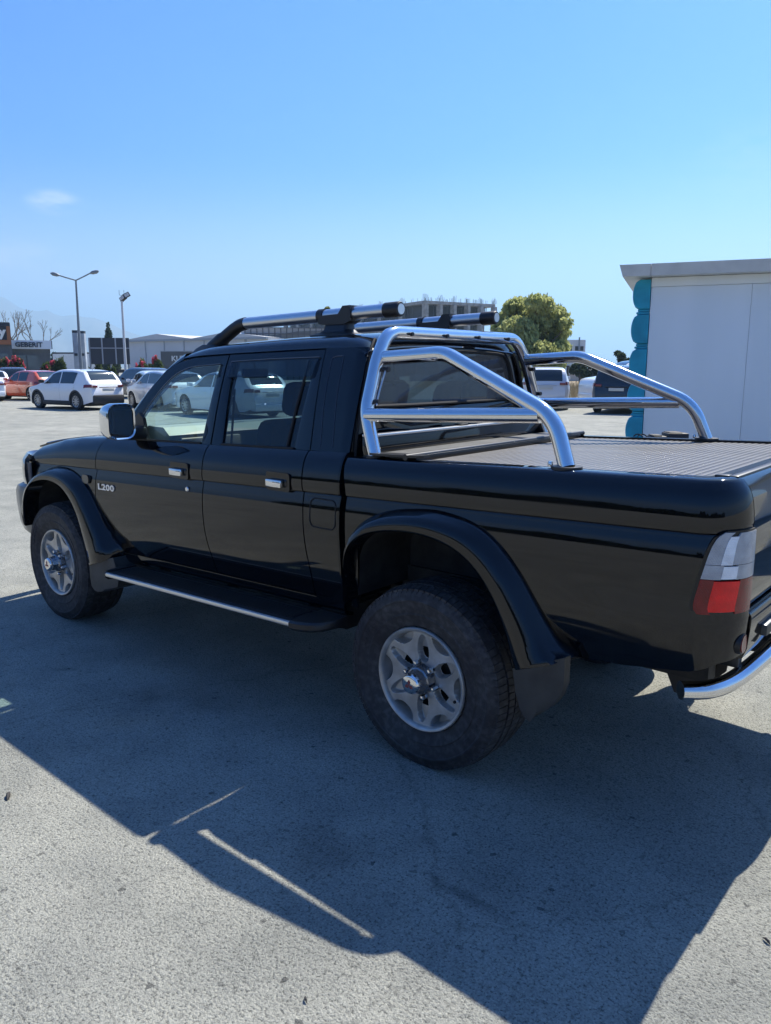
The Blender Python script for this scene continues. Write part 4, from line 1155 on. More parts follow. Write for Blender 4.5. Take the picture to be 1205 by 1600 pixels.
for y in (.45, 1.32):
    a = MB(); a.box((2.30, y-.15, 1.34), (2.38, y+.15, 1.54), .05); a.build('headrest', SEATM, TR)
a = MB(); a.box((.93, .80, 1.545), (.96, 1.0, 1.605), .012); a.tube([(.95, .9, 1.60), (.93, .9, 1.66)], .008, 6); a.build('interior_mirror', CABIN, TR)
a = MB()
for y in (.32, 1.14): a.box((1.08, y, 1.655), (1.26, y+.36, 1.670), .005)
a.build('sun_visor', BEIGE, TR)
both(lambda a: a.shell([[g3(x+.02*(1.6-z), z, .045) for x in (1.455, 1.50, 1.56)] for z in (1.20, 1.3, 1.45, 1.6, 1.655)], .01), 'middle_pillar_trim', CABIN)
a = MB(); a.box((1.15, .30, 1.672), (2.40, 1.475, 1.676)); a.build('headliner', mat('headliner', (.25, .25, .23), rough=.9), TR)
both(lambda a: a.tube([(1.53, .265, 1.50), (1.52, .23, 1.15)], .006, 4), 'seat_belt', CABIN)
both(lambda a: [a.box((1.50, .225, 1.46), (1.56, .232, 1.475), .002), a.box((1.50, .185, 1.29), (1.545, .19, 1.298), .001)], 'belt_guide', BRUSHED)

# ------------------------------------------------------------------ vegetation helpers
def leafmat(name, c1, c2, rough=.6):
    m = mat(name, c1, rough=rough, col2=c2, vscale=1.1, lo=.3, hi=.7, spec=.3)
    b = m.node_tree.nodes['Principled BSDF']
    b.inputs['Subsurface Weight'].default_value = 0
    # leaves let light through
    n = m.node_tree.nodes; l = m.node_tree.links; o = n['Material Output']
    tl = n.new('ShaderNodeBsdfTranslucent'); mi = n.new('ShaderNodeMixShader'); mi.inputs[0].default_value = .5
    src = b.inputs['Base Color'].links[0].from_socket; l.new(src, tl.inputs[0])
    l.new(b.outputs[0], mi.inputs[1]); l.new(tl.outputs[0], mi.inputs[2]); l.new(mi.outputs[0], o.inputs[0])
    return m
def leaves(blobs, n, size, seed, aspect=.45, droop=0.0, shell_=.75, up=0.0):
    """n leaf quads spread through ellipsoid blobs (cx,cy,cz,rx,ry,rz)"""
    g_ = np.random.default_rng(seed); B = np.array(blobs, float)
    vol = B[:, 3]*B[:, 4]*B[:, 5]; idx = g_.choice(len(B), n, p=vol**.8/np.sum(vol**.8))
    d = g_.normal(size=(n, 3)); d /= np.linalg.norm(d, axis=1)[:, None]
    r = g_.random(n)**(1/3)*(1-shell_)+shell_*(g_.random(n)**.25)
    r *= 1+.16*np.sin(7*d[:, 0]+idx)*np.cos(6*d[:, 2]+2*idx)
    P = B[idx, :3]+d*B[idx, 3:]*r[:, None]
    a = g_.normal(size=(n, 3)); a[:, 2] -= droop; a[:, 2] += up; a /= np.linalg.norm(a, axis=1)[:, None]
    b = np.cross(a, g_.normal(size=(n, 3))); b /= np.linalg.norm(b, axis=1)[:, None]
    s = size*(.6+.8*g_.random(n))[:, None]
    V = np.stack([P-a*s, P+b*s*aspect, P+a*s, P-b*s*aspect], 1).reshape(-1, 3)
    return V
def leaf_obj(name, V, m, parent, loc):
    me = bpy.data.meshes.new(name); n = len(V)//4
    V = V-np.array(loc)
    me.vertices.add(len(V)); me.vertices.foreach_set('co', V.astype(np.float32).ravel())
    me.loops.add(len(V)); me.loops.foreach_set('vertex_index', np.arange(len(V), dtype=np.int32))
    me.polygons.add(n); me.polygons.foreach_set('loop_start', np.arange(0, len(V), 4, dtype=np.int32))
    me.update(calc_edges=True); me.materials.append(m)
    o = bpy.data.objects.new(name, me); COL.objects.link(o)
    if parent is not None: o.parent = parent
    else: o.location = loc
    return o
BARK = mat('bark', (.10, .075, .05), rough=.9, var=.4, vscale=12, bump=.4)
def limb(a, p, q, r0, r1, n=7, wob=.06, r_=rnd):
    P = []
    for i in range(5):
        t = i/4; P.append(Vector(p)*(1-t)+Vector(q)*t+Vector((r_.uniform(-1, 1), r_.uniform(-1, 1), 0))*wob*(Vector(q)-Vector(p)).length*math.sin(PI*t))
    a.tube(P, r0, n, rr=[r0+(r1-r0)*i/4 for i in range(5)])
def tree(name, base, label, cat, blobs, nleaf, lsize, m, seed, trunk_h, trunk_r, group=None, **kw):
    t = empty(name, base, label, cat, group); bx_, by_, bz_ = base
    a = MB(); r_ = random.Random(seed)
    top = (bx_+r_.uniform(-.1, .1), by_, bz_+trunk_h); limb(a, base, top, trunk_r, trunk_r*.7, 9, .05, r_)
    for b in blobs: limb(a, top, (bx_+b[0], by_+b[1], bz_+b[2]), trunk_r*.5, trunk_r*.12, 6, .08, r_)
    a.build('trunk', BARK, t, loc=(0, 0, 0)); 
    tr_ = t.children[0]; tr_.location = (0, 0, 0)
    for v in tr_.data.vertices: v.co -= Vector(base)
    V = leaves(blobs, nleaf, lsize, seed, **kw)
    c = leaf_obj('crown', V, m, t, (0, 0, 0)); return t
def bare_tree(base, h, seed, label, spread=.5):
    r_ = random.Random(seed); a = MB()
    def grow(p, d, ln, r, lev):
        q = Vector(p)+d*ln; limb(a, p, q, r, r*.65, 5, .05, r_)
        if lev == 0: return
        for k in range(r_.choice((2, 3))):
            nd = (d+Vector((r_.uniform(-1, 1), r_.uniform(-1, 1), r_.uniform(-.1, .5)))*spread).normalized()
            grow(q, nd, ln*r_.uniform(.55, .8), r*.6, lev-1)
    grow((0, 0, 0), Vector((0, 0, 1)), h*.36, h*.02, 5)
    o = a.build('bare_tree', BARKG, None, merge=False, fixn=False); o.location = base
    return tag(o, label, 'tree', 'leafless trees behind the shops')
BARKG = mat('grey_bark', (.16, .13, .11), rough=.9)
OLIVE = leafmat('olive_green_leaves', (.25, .29, .10), (.52, .53, .22))
DKGREEN = leafmat('dark_leaves', (.020, .035, .015), (.05, .07, .03))
YEL = leafmat('yellow_green_leaves', (.16, .17, .04), (.30, .28, .08))
OLE = leafmat('oleander_leaves', (.04, .07, .02), (.12, .15, .05))
PINK = leafmat('oleander_flowers', (.55, .06, .10), (.75, .16, .22))

# ------------------------------------------------------------------ background cars
TYREM = mat('car_tyre', (.018, .018, .019), rough=.8)
RIMS = mat('car_rim', (.45, .45, .46), rough=.3, metal=.7)
CGL = mat('car_dark_glass', (.012, .016, .02), rough=.04, coat=.5)
CLAD = mat('car_cladding', (.018, .018, .02), rough=.6)
CRED = mat('car_tail_red', (.16, .010, .014), rough=.15, coat=.6)
CPL = mat('plate_pale', (.5, .5, .48), rough=.5)
def carpaint(n, c): return mat(n, c, rough=.22, coat=1.0)
_wc = {}
def car_wheel(rad, spokes, rm):
    key = (rad, spokes, rm.name)
    if key in _wc: return _wc[key]
    a = MB(); a.lathe([(rad*.62, -.0), (rad*.72, -.012), (rad*.93, -.008), (rad, .02), (rad, .18), (rad*.93, .205), (rad*.62, .19)], (0, 0, 0), 28); ty = a
    b = MB(); b.lathe([(rad*.60, .02), (rad*.60, -.004), (rad*.65, -.008), (rad*.66, .02)], (0, 0, 0), 28)
    for k in range(spokes):
        M = Matrix.Rotation(2*PI*k/spokes, 4, 'Y'); b.box((rad*.08, .002, -rad*.055), (rad*.61, .02, rad*.055), 0, M)
    b.lathe([(0.001, -.006), (rad*.13, -.004), (rad*.14, .02)], (0, 0, 0), 12)
    c = MB(); c.lathe([(0.001, .05), (rad*.62, .05), (rad*.62, .06)], (0, 0, 0), 20)
    _wc[key] = [ty, b, c, None]; return _wc[key]
def make_car(loc, heading, label, paint, L_=4.28, W_=1.76, top=None, belt=.98, clad=True, sidewin=None, rearwin=None, wb=2.57, fo=.85, rad=.335, rim=RIMS, spokes=10, bodybase=.22, roofin=.19, lights='hatch', group='cars parked in the lot', backcar=True, plate=None, roofpaint=None):
    """front towards -X; rear bumper at x=L_; local x measured from the nose, origin at the middle on the ground"""
    t = empty('parked_car', loc, label, 'car', group, rz=heading)
    X0 = -L_/2; tx = [p[0] for p in top]; tz = [p[1] for p in top]
    tp = smooth_path([(a, b, 0) for a, b in top], 5); TX = [q.x for q in tp]; TZ = [q.y for q in tp]
    ax1, ax2 = fo, fo+wb; ar = rad+.055
    zt = lambda x: float(np.interp(x, TX, TZ))
    def hw(x):
        s = W_/2; d = min(x, L_-x)
        if d < .55: s *= 1-.22*((.55-max(d, 0))/.55)**2.2
        return s
    def bot(x):
        b = bodybase
        for c in (ax1, ax2):
            if abs(x-c) < ar: b = max(b, rad+math.sqrt(ar*ar-(x-c)**2))
        if x < .4: b = max(b, bodybase+.10*(1-x/.4))
        if x > L_-.4: b = max(b, bodybase+.12*(1-(L_-x)/.4))
        return b
    def sec(x):
        w_ = hw(x); ztx = zt(x); bl = min(belt, ztx-.03); b0 = min(bot(x), bl-.01); pts = []
        for k in range(9):
            z = b0+(bl-b0)*k/8; f = (z-bodybase)/(belt-bodybase)
            pts.append((w_*(1-.05*(1-f)**2*(1 if f < .5 else .6)-.05*max(0, f-.72)/.28), z))
        hr = ztx-.055
        wtop = pts[-1][0]
        for k in range(1, 6):
            q = k/5; z = bl+(max(hr, bl+.005)-bl)*q; pts.append((wtop-(z-bl)*(roofin/.5)*.95, z))
        we = pts[-1][0]
        for fr, dz in ((.93, .030), (.85, .043), (.6, .052), (.3, .055), (0, .055)): pts.append((we*fr, ztx-.055+dz))
        return pts
    xs = sorted(set(list(np.linspace(.0, L_, 60))+[ax1+ar*math.cos(a) for a in np.linspace(0, PI, 15)]+[ax2+ar*math.cos(a) for a in np.linspace(0, PI, 15)]))
    rows = []
    for x in xs:
        s = sec(x); rows.append([(X0+x, -y, z) for y, z in s]+[(X0+x, y, z) for y, z in s[-2::-1]])
    a = MB(); a.grid(rows)
    for e in (rows[0], rows[-1]): a.add(e, [tuple(range(len(e)))])
    body = a.build('body', paint, t, sharp=42); body.location = (0, 0, 0)
    a = MB(); a.box((X0+.25, -W_/2+.16, .16), (X0+L_-.25, W_/2-.16, .55)); u = a.build('underbody', CLAD, t); u.location = (0, 0, 0)
    def P(x, q, off=.006):
        """q 0..1 belt to roof edge on the side"""
        s = sec(x); k = 8+q*5; i = int(min(12, math.floor(k))); f = k-i
        y = s[i][0]*(1-f)+s[i+1][0]*f; z = s[i][1]*(1-f)+s[i+1][1]*f
        return (X0+x, -(y+off), z+off*.3)
    def T(x, q, off=.006):
        s = sec(x)[-5:]; y = q*s[0][0]; z = float(np.interp(abs(y), [p[0] for p in s[::-1]], [p[1] for p in s[::-1]]))
        dzdx = (zt(x+.02)-zt(x-.02))/.04; n_ = Vector((-dzdx, 0, 1)).normalized()
        return (X0+x+n_.x*off, y, z+n_.z*off)
    def add(mb, nm, m, par=t, **k):
        o = mb.build(nm, m, par, **k); o.location = (0, 0, 0); return o
    for sg in (1, -1):
        for (xa0, xb0, xa1, xb1) in sidewin:      # bottom x range, top x range
            rows = []
            for q in np.linspace(.06, .90, 6):
                rows.append([P(xa0+(xa1-xa0)*q+((xb0+(xb1-xb0)*q)-(xa0+(xa1-xa0)*q))*k/8, q) for k in range(9)])
            a = MB(); a.grid(rows); a.v = [(x, y*sg, z) for x, y, z in a.v]; add(a, 'side_window', CGL)
        if clad:
            for c in (ax1, ax2):
                a = MB(); rows = []
                for th in np.linspace(-.12*PI, 1.12*PI, 22):
                    row = []
                    for r_ in (ar-.03, ar-.025, ar+.045, ar+.055):
                        x = c+r_*math.cos(th); z = rad+r_*math.sin(th); z = max(z, bodybase-.02); o_ = .012 if ar-.027 < r_ < ar+.05 else -.02
                        row.append((X0+x, -(hw(x)*.985+o_), z))
                    rows.append(row)
                a.grid(rows); a.v = [(x, y*sg, z) for x, y, z in a.v]; add(a, 'arch_cladding', CLAD)
            a = MB(); a.box((X0+ax1+ar, -W_/2-.006, bodybase-.03), (X0+ax2-ar, -W_/2+.06, bodybase+.13), .02); a.v = [(x, y*sg, z) for x, y, z in a.v]; add(a, 'sill_cladding', CLAD)
        a = MB(); a.box((-.10, -.07, -.06), (.08, .09, .07), .03); xm = sidewin[0][0]+.10
        a.v = [(X0+xm+x, (-(W_/2+.10)+y)*sg, belt+.10+z) for x, y, z in a.v]; add(a, 'wing_mirror', CLAD if clad else paint)
        # tail lamp: wraps the rear corner
        a = MB(); rows = []
        zl = belt-.06
        for z in (zl-.075, zl-.02, zl+.04):
            row = []
            for x in (L_-.34, L_-.26, L_-.18, L_-.10, L_-.02):
                s = sec(x); y = float(np.interp(z, [p[1] for p in s[:14]], [p[0] for p in s[:14]]))
                row.append((X0+x+.0, -(y+.014), z+(.02 if x > L_-.3 else 0)))
            rows.append(row)
        zz = rows; a.shell(rows, -.02); a.v = [(x, y*sg, z) for x, y, z in a.v]; add(a, 'tail_light', CRED)
        a = MB(); a.box((X0+L_-.055, -hw(L_)+.02, zl-.06), (X0+L_+.012, -hw(L_)+.22, zl+.03), .015); a.v = [(x, y*sg, z) for x, y, z in a.v]; add(a, 'tail_lamp_inner', CRED)
        a = MB(); rows = []
        for z in (.66, .72, .78):
            rows.append([(X0+x, -(float(np.interp(z, [p[1] for p in sec(x)], [p[0] for p in sec(x)]))+.012), z) for x in (.05, .14, .26, .42)])
        a.shell(rows, -.02); a.v = [(x, y*sg, z) for x, y, z in a.v]; add(a, 'headlight', mat('car_headlight', (.5, .52, .55), rough=.1, coat=1))
        for hx in [w0[0] for w0 in sidewin][:2]:
            a = MB(); xh = hx+.78; a.box((X0+xh, -hw(xh)-.014, belt-.16), (X0+xh+.17, -hw(xh)+.02, belt-.135), .006); a.v = [(x, y*sg, z) for x, y, z in a.v]; add(a, 'door_handle', paint)
        for xd in [w0[1] for w0 in sidewin][:2]:
            a = MB(); rows = [[(X0+xd+dx, -(float(np.interp(z, [p[1] for p in sec(xd)], [p[0] for p in sec(xd)]))+.002), z) for dx in (.03, .036)] for z in np.linspace(bodybase+.12, belt-.005, 8)]
            a.grid(rows); a.v = [(x, y*sg, z) for x, y, z in a.v]; add(a, 'door_gap', CLAD)
    # rear screen and windscreen
    for nm, (xa, xb, q) in (('rear_window', rearwin), ('windscreen', (sidewin[0][0]-.02, sidewin[0][2]+.20, .9))):
        a = MB(); a.grid([[T(xa+(xb-xa)*i/8, -q+2*q*j/10, .008) for j in range(11)] for i in range(9)]); add(a, nm, CGL)
    # bumper, plate, badge
    a = MB(); a.box((X0+L_-.28, -hw(L_)+.0, bodybase+.02), (X0+L_+.06, hw(L_)-.0, bodybase+(.36 if clad else .27)), .05); add(a, 'rear_bumper', CLAD if clad else paint)
    a = MB(); a.box((X0-.04, -hw(0)+.0, bodybase+.02), (X0+.25, hw(0)-.0, bodybase+.25), .05); add(a, 'front_bumper', CLAD if clad else paint)
    a = MB(); zp = plate if plate else belt-.20; a.box((X0+L_-.0, -.26, zp-.055), (X0+L_+.02, .26, zp+.055), .004); add(a, 'number_plate', CPL)
    a = MB(); a.box((X0+L_-.0, -.40, zp+.075), (X0+L_+.016, .40, zp+.105), .006); add(a, 'boot_trim', CLAD if clad else RIMS)
    a = MB(); a.tube([(X0+L_*.78, 0, zt(L_*.78)), (X0+L_*.78+.16, 0, zt(L_*.78)+.10)], .006, 5); add(a, 'aerial', CLAD)
    W = car_wheel(rad, spokes, rim)
    for c in (ax1, ax2):
        for sg in (1, -1):
            if W[3] is None:
                o = W[0].build('wheel', TYREM, t); o2 = W[1].build('wheel_rim', rim, o); o3 = W[2].build('brake_backing', CLAD, o); W[3] = o
                o.location = (0, 0, 0); o2.location = (0, 0, 0); o3.location = (0, 0, 0)
                ww = o
            else:
                ww = link_copy(W[3], t)
                for ch in W[3].children: link_copy(ch, ww)
            ww.location = (X0+c, -sg*(W_/2-.015), rad)
            ww.rotation_euler = (0, 0, 0 if sg == 1 else PI)
    return t
WHITE = carpaint('white_car_paint', (.78, .79, .80)); SILV = carpaint('pale_silver_paint', (.50, .53, .56)); ORNG = carpaint('orange_red_paint', (.52, .085, .035))
BLK = carpaint('black_car_paint', (.008, .008, .01)); DGRY = carpaint('dark_grey_paint', (.03, .035, .045))
SUVTOP = [(0, .62), (.06, .76), (.30, .86), (1.00, 1.00), (1.55, 1.32), (1.95, 1.50), (2.4, 1.555), (3.1, 1.545), (3.62, 1.49), (3.80, 1.44), (4.05, 1.15), (4.17, 1.02), (4.25, .92), (4.275, .60), (4.28, .55)]
HATTOP = [(0, .60), (.06, .72), (.30, .82), (.95, .95), (1.65, 1.34), (2.0, 1.45), (2.5, 1.49), (3.1, 1.46), (3.45, 1.40), (3.75, 1.14), (3.90, .96), (3.97, .80), (4.0, .55)]
BIGTOP = [(0, .70), (.06, .88), (.30, .98), (1.05, 1.10), (1.65, 1.48), (2.0, 1.62), (2.5, 1.67), (3.6, 1.65), (4.05, 1.58), (4.25, 1.42), (4.42, 1.12), (4.50, 1.0), (4.52, .60)]
def mid(p, q): return ((p.x+q.x)/2, (p.y+q.y)/2)
# white crossover, three quarters from behind
p1 = gnd(61, 638); p2 = gnd(119, 641)
def car_from_wheels(pf, pr, W_, fo, wb, L_):
    """near-side wheel contacts -> centre, heading"""
    d = (Vector((pf.x, pf.y, 0))-Vector((pr.x, pr.y, 0))).normalized()      # forward
    left = Vector((-d.y, d.x, 0)); c = Vector((pr.x, pr.y, 0))-left*(W_/2)
    c = c+d*wb-d*(L_/2-fo)*1.0
    return (c.x, c.y, 0), math.atan2(-d.y, -d.x)
c, h = car_from_wheels(p1, p2, 1.76, .85, 2.57, 4.28)
CAR_WHITE = make_car(c, h, 'white crossover with black arch cladding at the front of the left car row', WHITE, top=SUVTOP, sidewin=[(1.28, 2.35, 1.86, 2.35), (2.42, 3.30, 2.42, 3.42)], rearwin=(3.70, 4.06, .84), spokes=10, plate=.78)
pr = gnd(47, 626); d = Vector((-.995, -.10, 0)).normalized(); left = Vector((-d.y, d.x, 0))
c = pr-left*.85+d*2.45-d*(1.98-.78)
make_car((c.x, c.y, 0), math.atan2(-d.y, -d.x), 'orange red hatchback parked between two white cars at the left', ORNG, L_=3.96, W_=1.70, top=HATTOP, clad=False, belt=.93, sidewin=[(1.25, 2.15, 1.75, 2.15), (2.22, 2.95, 2.22, 3.0)], rearwin=(3.42, 3.74, .84), wb=2.45, fo=.78, rad=.31, spokes=6)
# white car cut by the left edge: its tail shows
q = gnd(16, 627)+Vector((-.992, .12, 0))*2.25+Vector((-.12, -.992, 0))*.89; make_car((q.x, q.y, 0), -.12, 'white saloon cut off by the left edge of the photo', WHITE, L_=4.5, W_=1.78, top=[(0, .60), (.06, .72), (.3, .82), (1.1, .96), (1.85, 1.34), (2.3, 1.43), (2.9, 1.43), (3.5, 1.25), (3.8, 1.08), (4.2, 1.03), (4.42, .98), (4.48, .8), (4.5, .55)], clad=False, belt=.90, sidewin=[(1.4, 2.35, 1.9, 2.35), (2.42, 3.3, 2.42, 3.05)], rearwin=(3.2, 3.72, .84), wb=2.65, fo=.88, rad=.31)
def from_front(pf, d, W_, fo, L_):
    d = Vector((d[0], d[1], 0)).normalized(); left = Vector((-d.y, d.x, 0)); c = Vector((pf.x, pf.y, 0))-left*(W_/2)-d*(L_/2-fo)
    return (c.x, c.y, 0), math.atan2(-d.y, -d.x)
HT2 = [(0, .60), (.06, .72), (.35, .84), (1.0, .97), (1.7, 1.36), (2.1, 1.47), (2.7, 1.50), (3.4, 1.45), (3.8, 1.37), (4.05, 1.08), (4.20, .95), (4.26, .80), (4.28, .55)]
c, h = from_front(gnd(206, 637.5), (-.985, .17), 1.76, .80, 4.28)
make_car(c, h, 'pale silver hatchback half hidden by the front pillar of the black pickup', SILV, L_=4.28, top=HT2, clad=False, sidewin=[(1.25, 2.3, 1.85, 2.3), (2.37, 3.4, 2.37, 3.5)], rearwin=(3.78, 4.06, .84), wb=2.6, fo=.80, rad=.32, spokes=12, rim=RIMS)
c, h = from_front(gnd(289, 647.5), (-.995, .10), 1.78, .95, 4.96)
make_car(c, h, 'white hatchback seen side on through the side windows of the black pickup', WHITE, L_=4.96, W_=1.78, top=[(a*1.16, b) for a, b in HT2], clad=False, belt=.95, sidewin=[(1.45, 2.65, 2.15, 2.65), (2.72, 3.95, 2.72, 4.1)], rearwin=(4.40, 4.70, .84), wb=2.9, fo=.95, rad=.33, spokes=9, rim=RIMS)
q = gnd(200, 634); d = Vector((-.93, .36, 0)).normalized()
make_car((q.x+.2, q.y+1.2, 0), math.atan2(-d.y, -d.x), 'white hatchback parked between the white crossover and the pale silver hatchback', WHITE, L_=4.0, W_=1.72, top=HATTOP, clad=False, belt=.95, sidewin=[(1.25, 2.15, 1.75, 2.15), (2.22, 3.2, 2.22, 3.35)], rearwin=(3.42, 3.76, .84), wb=2.5, fo=.80, rad=.31, spokes=8)
q = at(222, 600, 43); make_car((q.x, q.y, 0), -.1, 'dark grey estate car whose roof shows above the pale silver hatchback', DGRY, L_=4.52, W_=1.8, top=[(a, b*.97) for a, b in BIGTOP], clad=False, belt=1.0, sidewin=[(1.35, 2.35, 1.9, 2.35), (2.42, 3.9, 2.42, 4.0)], rearwin=(4.15, 4.42, .84), wb=2.66, fo=.9, rad=.33, group='cars parked on the far side of the lot')
q = at(28, 600, 47); make_car((q.x-1.0, q.y, 0), -.3, 'dark estate car standing in front of the pink oleanders at the left', DGRY, L_=4.52, W_=1.8, top=BIGTOP, clad=False, belt=1.02, sidewin=[(1.35, 2.35, 1.9, 2.35), (2.42, 3.9, 2.42, 4.0)], rearwin=(4.15, 4.42, .84), wb=2.66, fo=.9, rad=.33, group='cars parked on the far side of the lot')
q = at(20, 600, 41)+Vector((-.97, .25, 0))*2.0+Vector((-.25, -.97, 0))*.86; make_car((q.x, q.y, 0), -.25, 'white car hidden mostly by the white saloon at the left edge', WHITE, L_=4.0, W_=1.72, top=HATTOP, clad=False, belt=.95, sidewin=[(1.25, 2.15, 1.75, 2.15), (2.22, 3.2, 2.22, 3.35)], rearwin=(3.42, 3.76, .84), wb=2.5, fo=.80, rad=.31, spokes=8)
# cars seen through the roll bar, at the right
vr = Vector((camdir(850, 600).x, camdir(850, 600).y, 0)).normalized()
q = gnd(848, 641)+vr*2.1; make_car((q.x, q.y, 0), math.atan2(-vr.y, -vr.x)+.04, 'white sport utility car seen squarely from behind, through the steel roll bar', mat('off_white_paint', (.62, .62, .64), rough=.25, coat=1), L_=4.52, W_=1.88, top=[(a, b*.99) for a, b in BIGTOP], belt=1.08, clad=False, sidewin=[(1.35, 2.35, 1.9, 2.35), (2.42, 3.8, 2.42, 3.9)], rearwin=(4.12, 4.42, .86), wb=2.68, fo=.9, rad=.36, plate=.86)
vr = Vector((camdir(950, 600).x, camdir(950, 600).y, 0)).normalized()
q = gnd(984, 648)+vr*2.3; make_car((q.x, q.y, 0), math.atan2(-vr.y, -vr.x)-.22, 'black sport utility car half hidden by the teal edge of the white kiosk', BLK, L_=4.52, W_=1.9, top=[(a, b*1.02) for a, b in BIGTOP], belt=1.08, clad=True, sidewin=[(1.35, 2.35, 1.9, 2.35), (2.42, 3.8, 2.42, 3.9)], rearwin=(4.12, 4.42, .86), wb=2.68, fo=.9, rad=.37, plate=.86)
q = at(985, 600, 37); make_car((q.x, q.y, 0), .9, 'white van whose roof shows above the black sport utility car', WHITE, L_=4.52, W_=1.9, top=[(a, b*1.17) for a, b in BIGTOP], belt=1.10, clad=False, sidewin=[(1.35, 2.35, 1.9, 2.35), (2.42, 3.8, 2.42, 3.9)], rearwin=(4.12, 4.42, .86), wb=2.68, fo=.9, rad=.34)

# ------------------------------------------------------------------ shops, signs and lamps at the left
def obox(mb, p, q, dep, z0, z1, bev=0):
    """wall slab between ground points p and q, going dep away from the viewer"""
    p = Vector((p[0], p[1], 0)); q = Vector((q[0], q[1], 0)); d = (q-p); n = Vector((-d.y, d.x, 0)).normalized()
    if n.dot(FH) < 0: n = -n
    vs = [p, q, q+n*dep, p+n*dep]
    mb.add([(v.x, v.y, z0) for v in vs]+[(v.x, v.y, z1) for v in vs], [(0, 3, 2, 1), (4, 5, 6, 7), (0, 1, 5, 4), (1, 2, 6, 5), (2, 3, 7, 6), (3, 0, 4, 7)])
    return d.normalized(), n
def wz(u, v, d): return at(u, v, d).z
GREYW = mat('shop_grey', (.075, .085, .10), rough=.7, var=.1); NAVY = mat('sign_navy', (.025, .032, .045), rough=.5); BRWN = mat('sign_orange_brown', (.30, .11, .045), rough=.6)
LBLUE = mat('sign_pale', (.62, .68, .74), rough=.5); BLUT = mat('sign_blue', (.02, .18, .45), rough=.5); TXT = mat('letter_navy', (.02, .035, .06), rough=.5); WHT = mat('white_plaster', (.72, .72, .70), rough=.8, var=.05)
SHOPGL = mat('shop_glass', (.10, .12, .13), rough=.08, coat=.5)
def wall_text(txt, size, p, along, nrm, m, parent, depth=.05, bold=0.0, name='lettering'):
    vs, fs = text_mesh(txt, size, depth, bold); a = MB()
    p = Vector(p); a.add([p+along*v.x+Vector((0, 0, 1))*v.y-nrm*(v.z+.03) for v in vs], fs)
    return a.build(name, m, parent, sharp=20)
# bathroom shop
def facade(u, d, width, turn=0.0):
    """front wall ending at its right end in direction u, running width metres to the left"""
    q = at(u, 560, d); q.z = 0; r = Vector((q.x-CX, q.y-CY, 0)).normalized(); al_ = Matrix.Rotation(turn, 3, 'Z') @ Vector((r.y, -r.x, 0))
    return q-al_*width, q
D = 60.0; P0, P1 = facade(81, D, 2.95, .10)
sh = empty('shop_building', (P0.x, P0.y, 0), 'low dark grey shop under a pale GEBERIT sign board', 'shop')
a = MB(); al, nn = obox(a, (P0.x, P0.y), (P1.x-.15, P1.y), 9, -.05, wz(50, 545, D)); a.build('wall', GREYW, sh)
a = MB(); obox(a, tuple((Vector((P0.x, P0.y, 0))-nn*.35)[:2]), tuple((Vector((P1.x, P1.y, 0))-nn*.35)[:2]), .34, wz(50, 545.5, D), wz(50, 532.5, D)); a.build('sign_board', LBLUE, sh)
a = MB(); e = Vector((P1.x, P1.y, 0)); obox(a, tuple((e-nn*.34)[:2]), tuple((e-nn*.34+al*.06)[:2]), 2.2, wz(50, 545.5, D), wz(50, 532.5, D)); a.build('sign_side', GREYW, sh)
tp_ = P0.lerp(P1, .47)-nn*.36; wall_text('GEBERIT', .50, (tp_.x, tp_.y, wz(48, 539.6, D)), al, nn*1.0, TXT, sh, bold=.010)
a = MB(); s0 = P0+al*.06-nn*.40; obox(a, (s0.x, s0.y), tuple((s0+al*.12)[:2]), .05, wz(20, 543.5, D), wz(20, 537, D)); a.build('sign_mark', BLUT, sh)
for (ua, ub) in ((22, 46), (47.5, 66)):
    a = MB(); s0 = P0+al*(ua-20)*.0455-nn*.05
    obox(a, (s0.x, s0.y), tuple((s0+al*(ub-ua)*.0455)[:2]), .06, .4, wz(50, 555, D)); a.build('shop_window', SHOPGL, sh)
# framed shop at the far left
D = 57.0; P0, P1 = facade(20.2, D, 6.0, .02)
sh = empty('framed_shop', (P1.x, P1.y, 0), 'dark shop front with an orange brown frame, cut by the left edge', 'shop')
a = MB(); al, nn = obox(a, (P0.x, P0.y), (P1.x, P1.y), 8, -.05, wz(10, 504.5, D)); a.build('wall', GREYW, sh)
def strip(m, nm, ua, ub, va, vb, o0, dep=.12):
    a = MB(); k_ = .0435; A_ = P1-al*(20.2-ua)*k_-nn*o0; B_ = P1-al*(20.2-ub)*k_-nn*o0
    obox(a, (A_.x, A_.y), (B_.x, B_.y), dep, wz(10, vb, D), wz(10, va, D)); return a.build(nm, m, sh)
strip(BRWN, 'frame_post', 14.2, 19.6, 510, 538.5, .30, .28); strip(BRWN, 'frame_beam', -60, 14.1, 531.5, 538.5, .30, .28); strip(NAVY, 'sign_panel', -60, 14.1, 510, 531.3, .16, .14); strip(NAVY, 'parapet', -60, 19.6, 504, 509.8, .28, .26)
strip(SHOPGL, 'shop_window', -60, 14, 552, 570, .06, .05)
tp_ = P1-al*.72-nn*.17; wall_text('ry', .85, (tp_.x, tp_.y, wz(3, 519.5, D)), al, nn, WHT, sh, bold=.05)
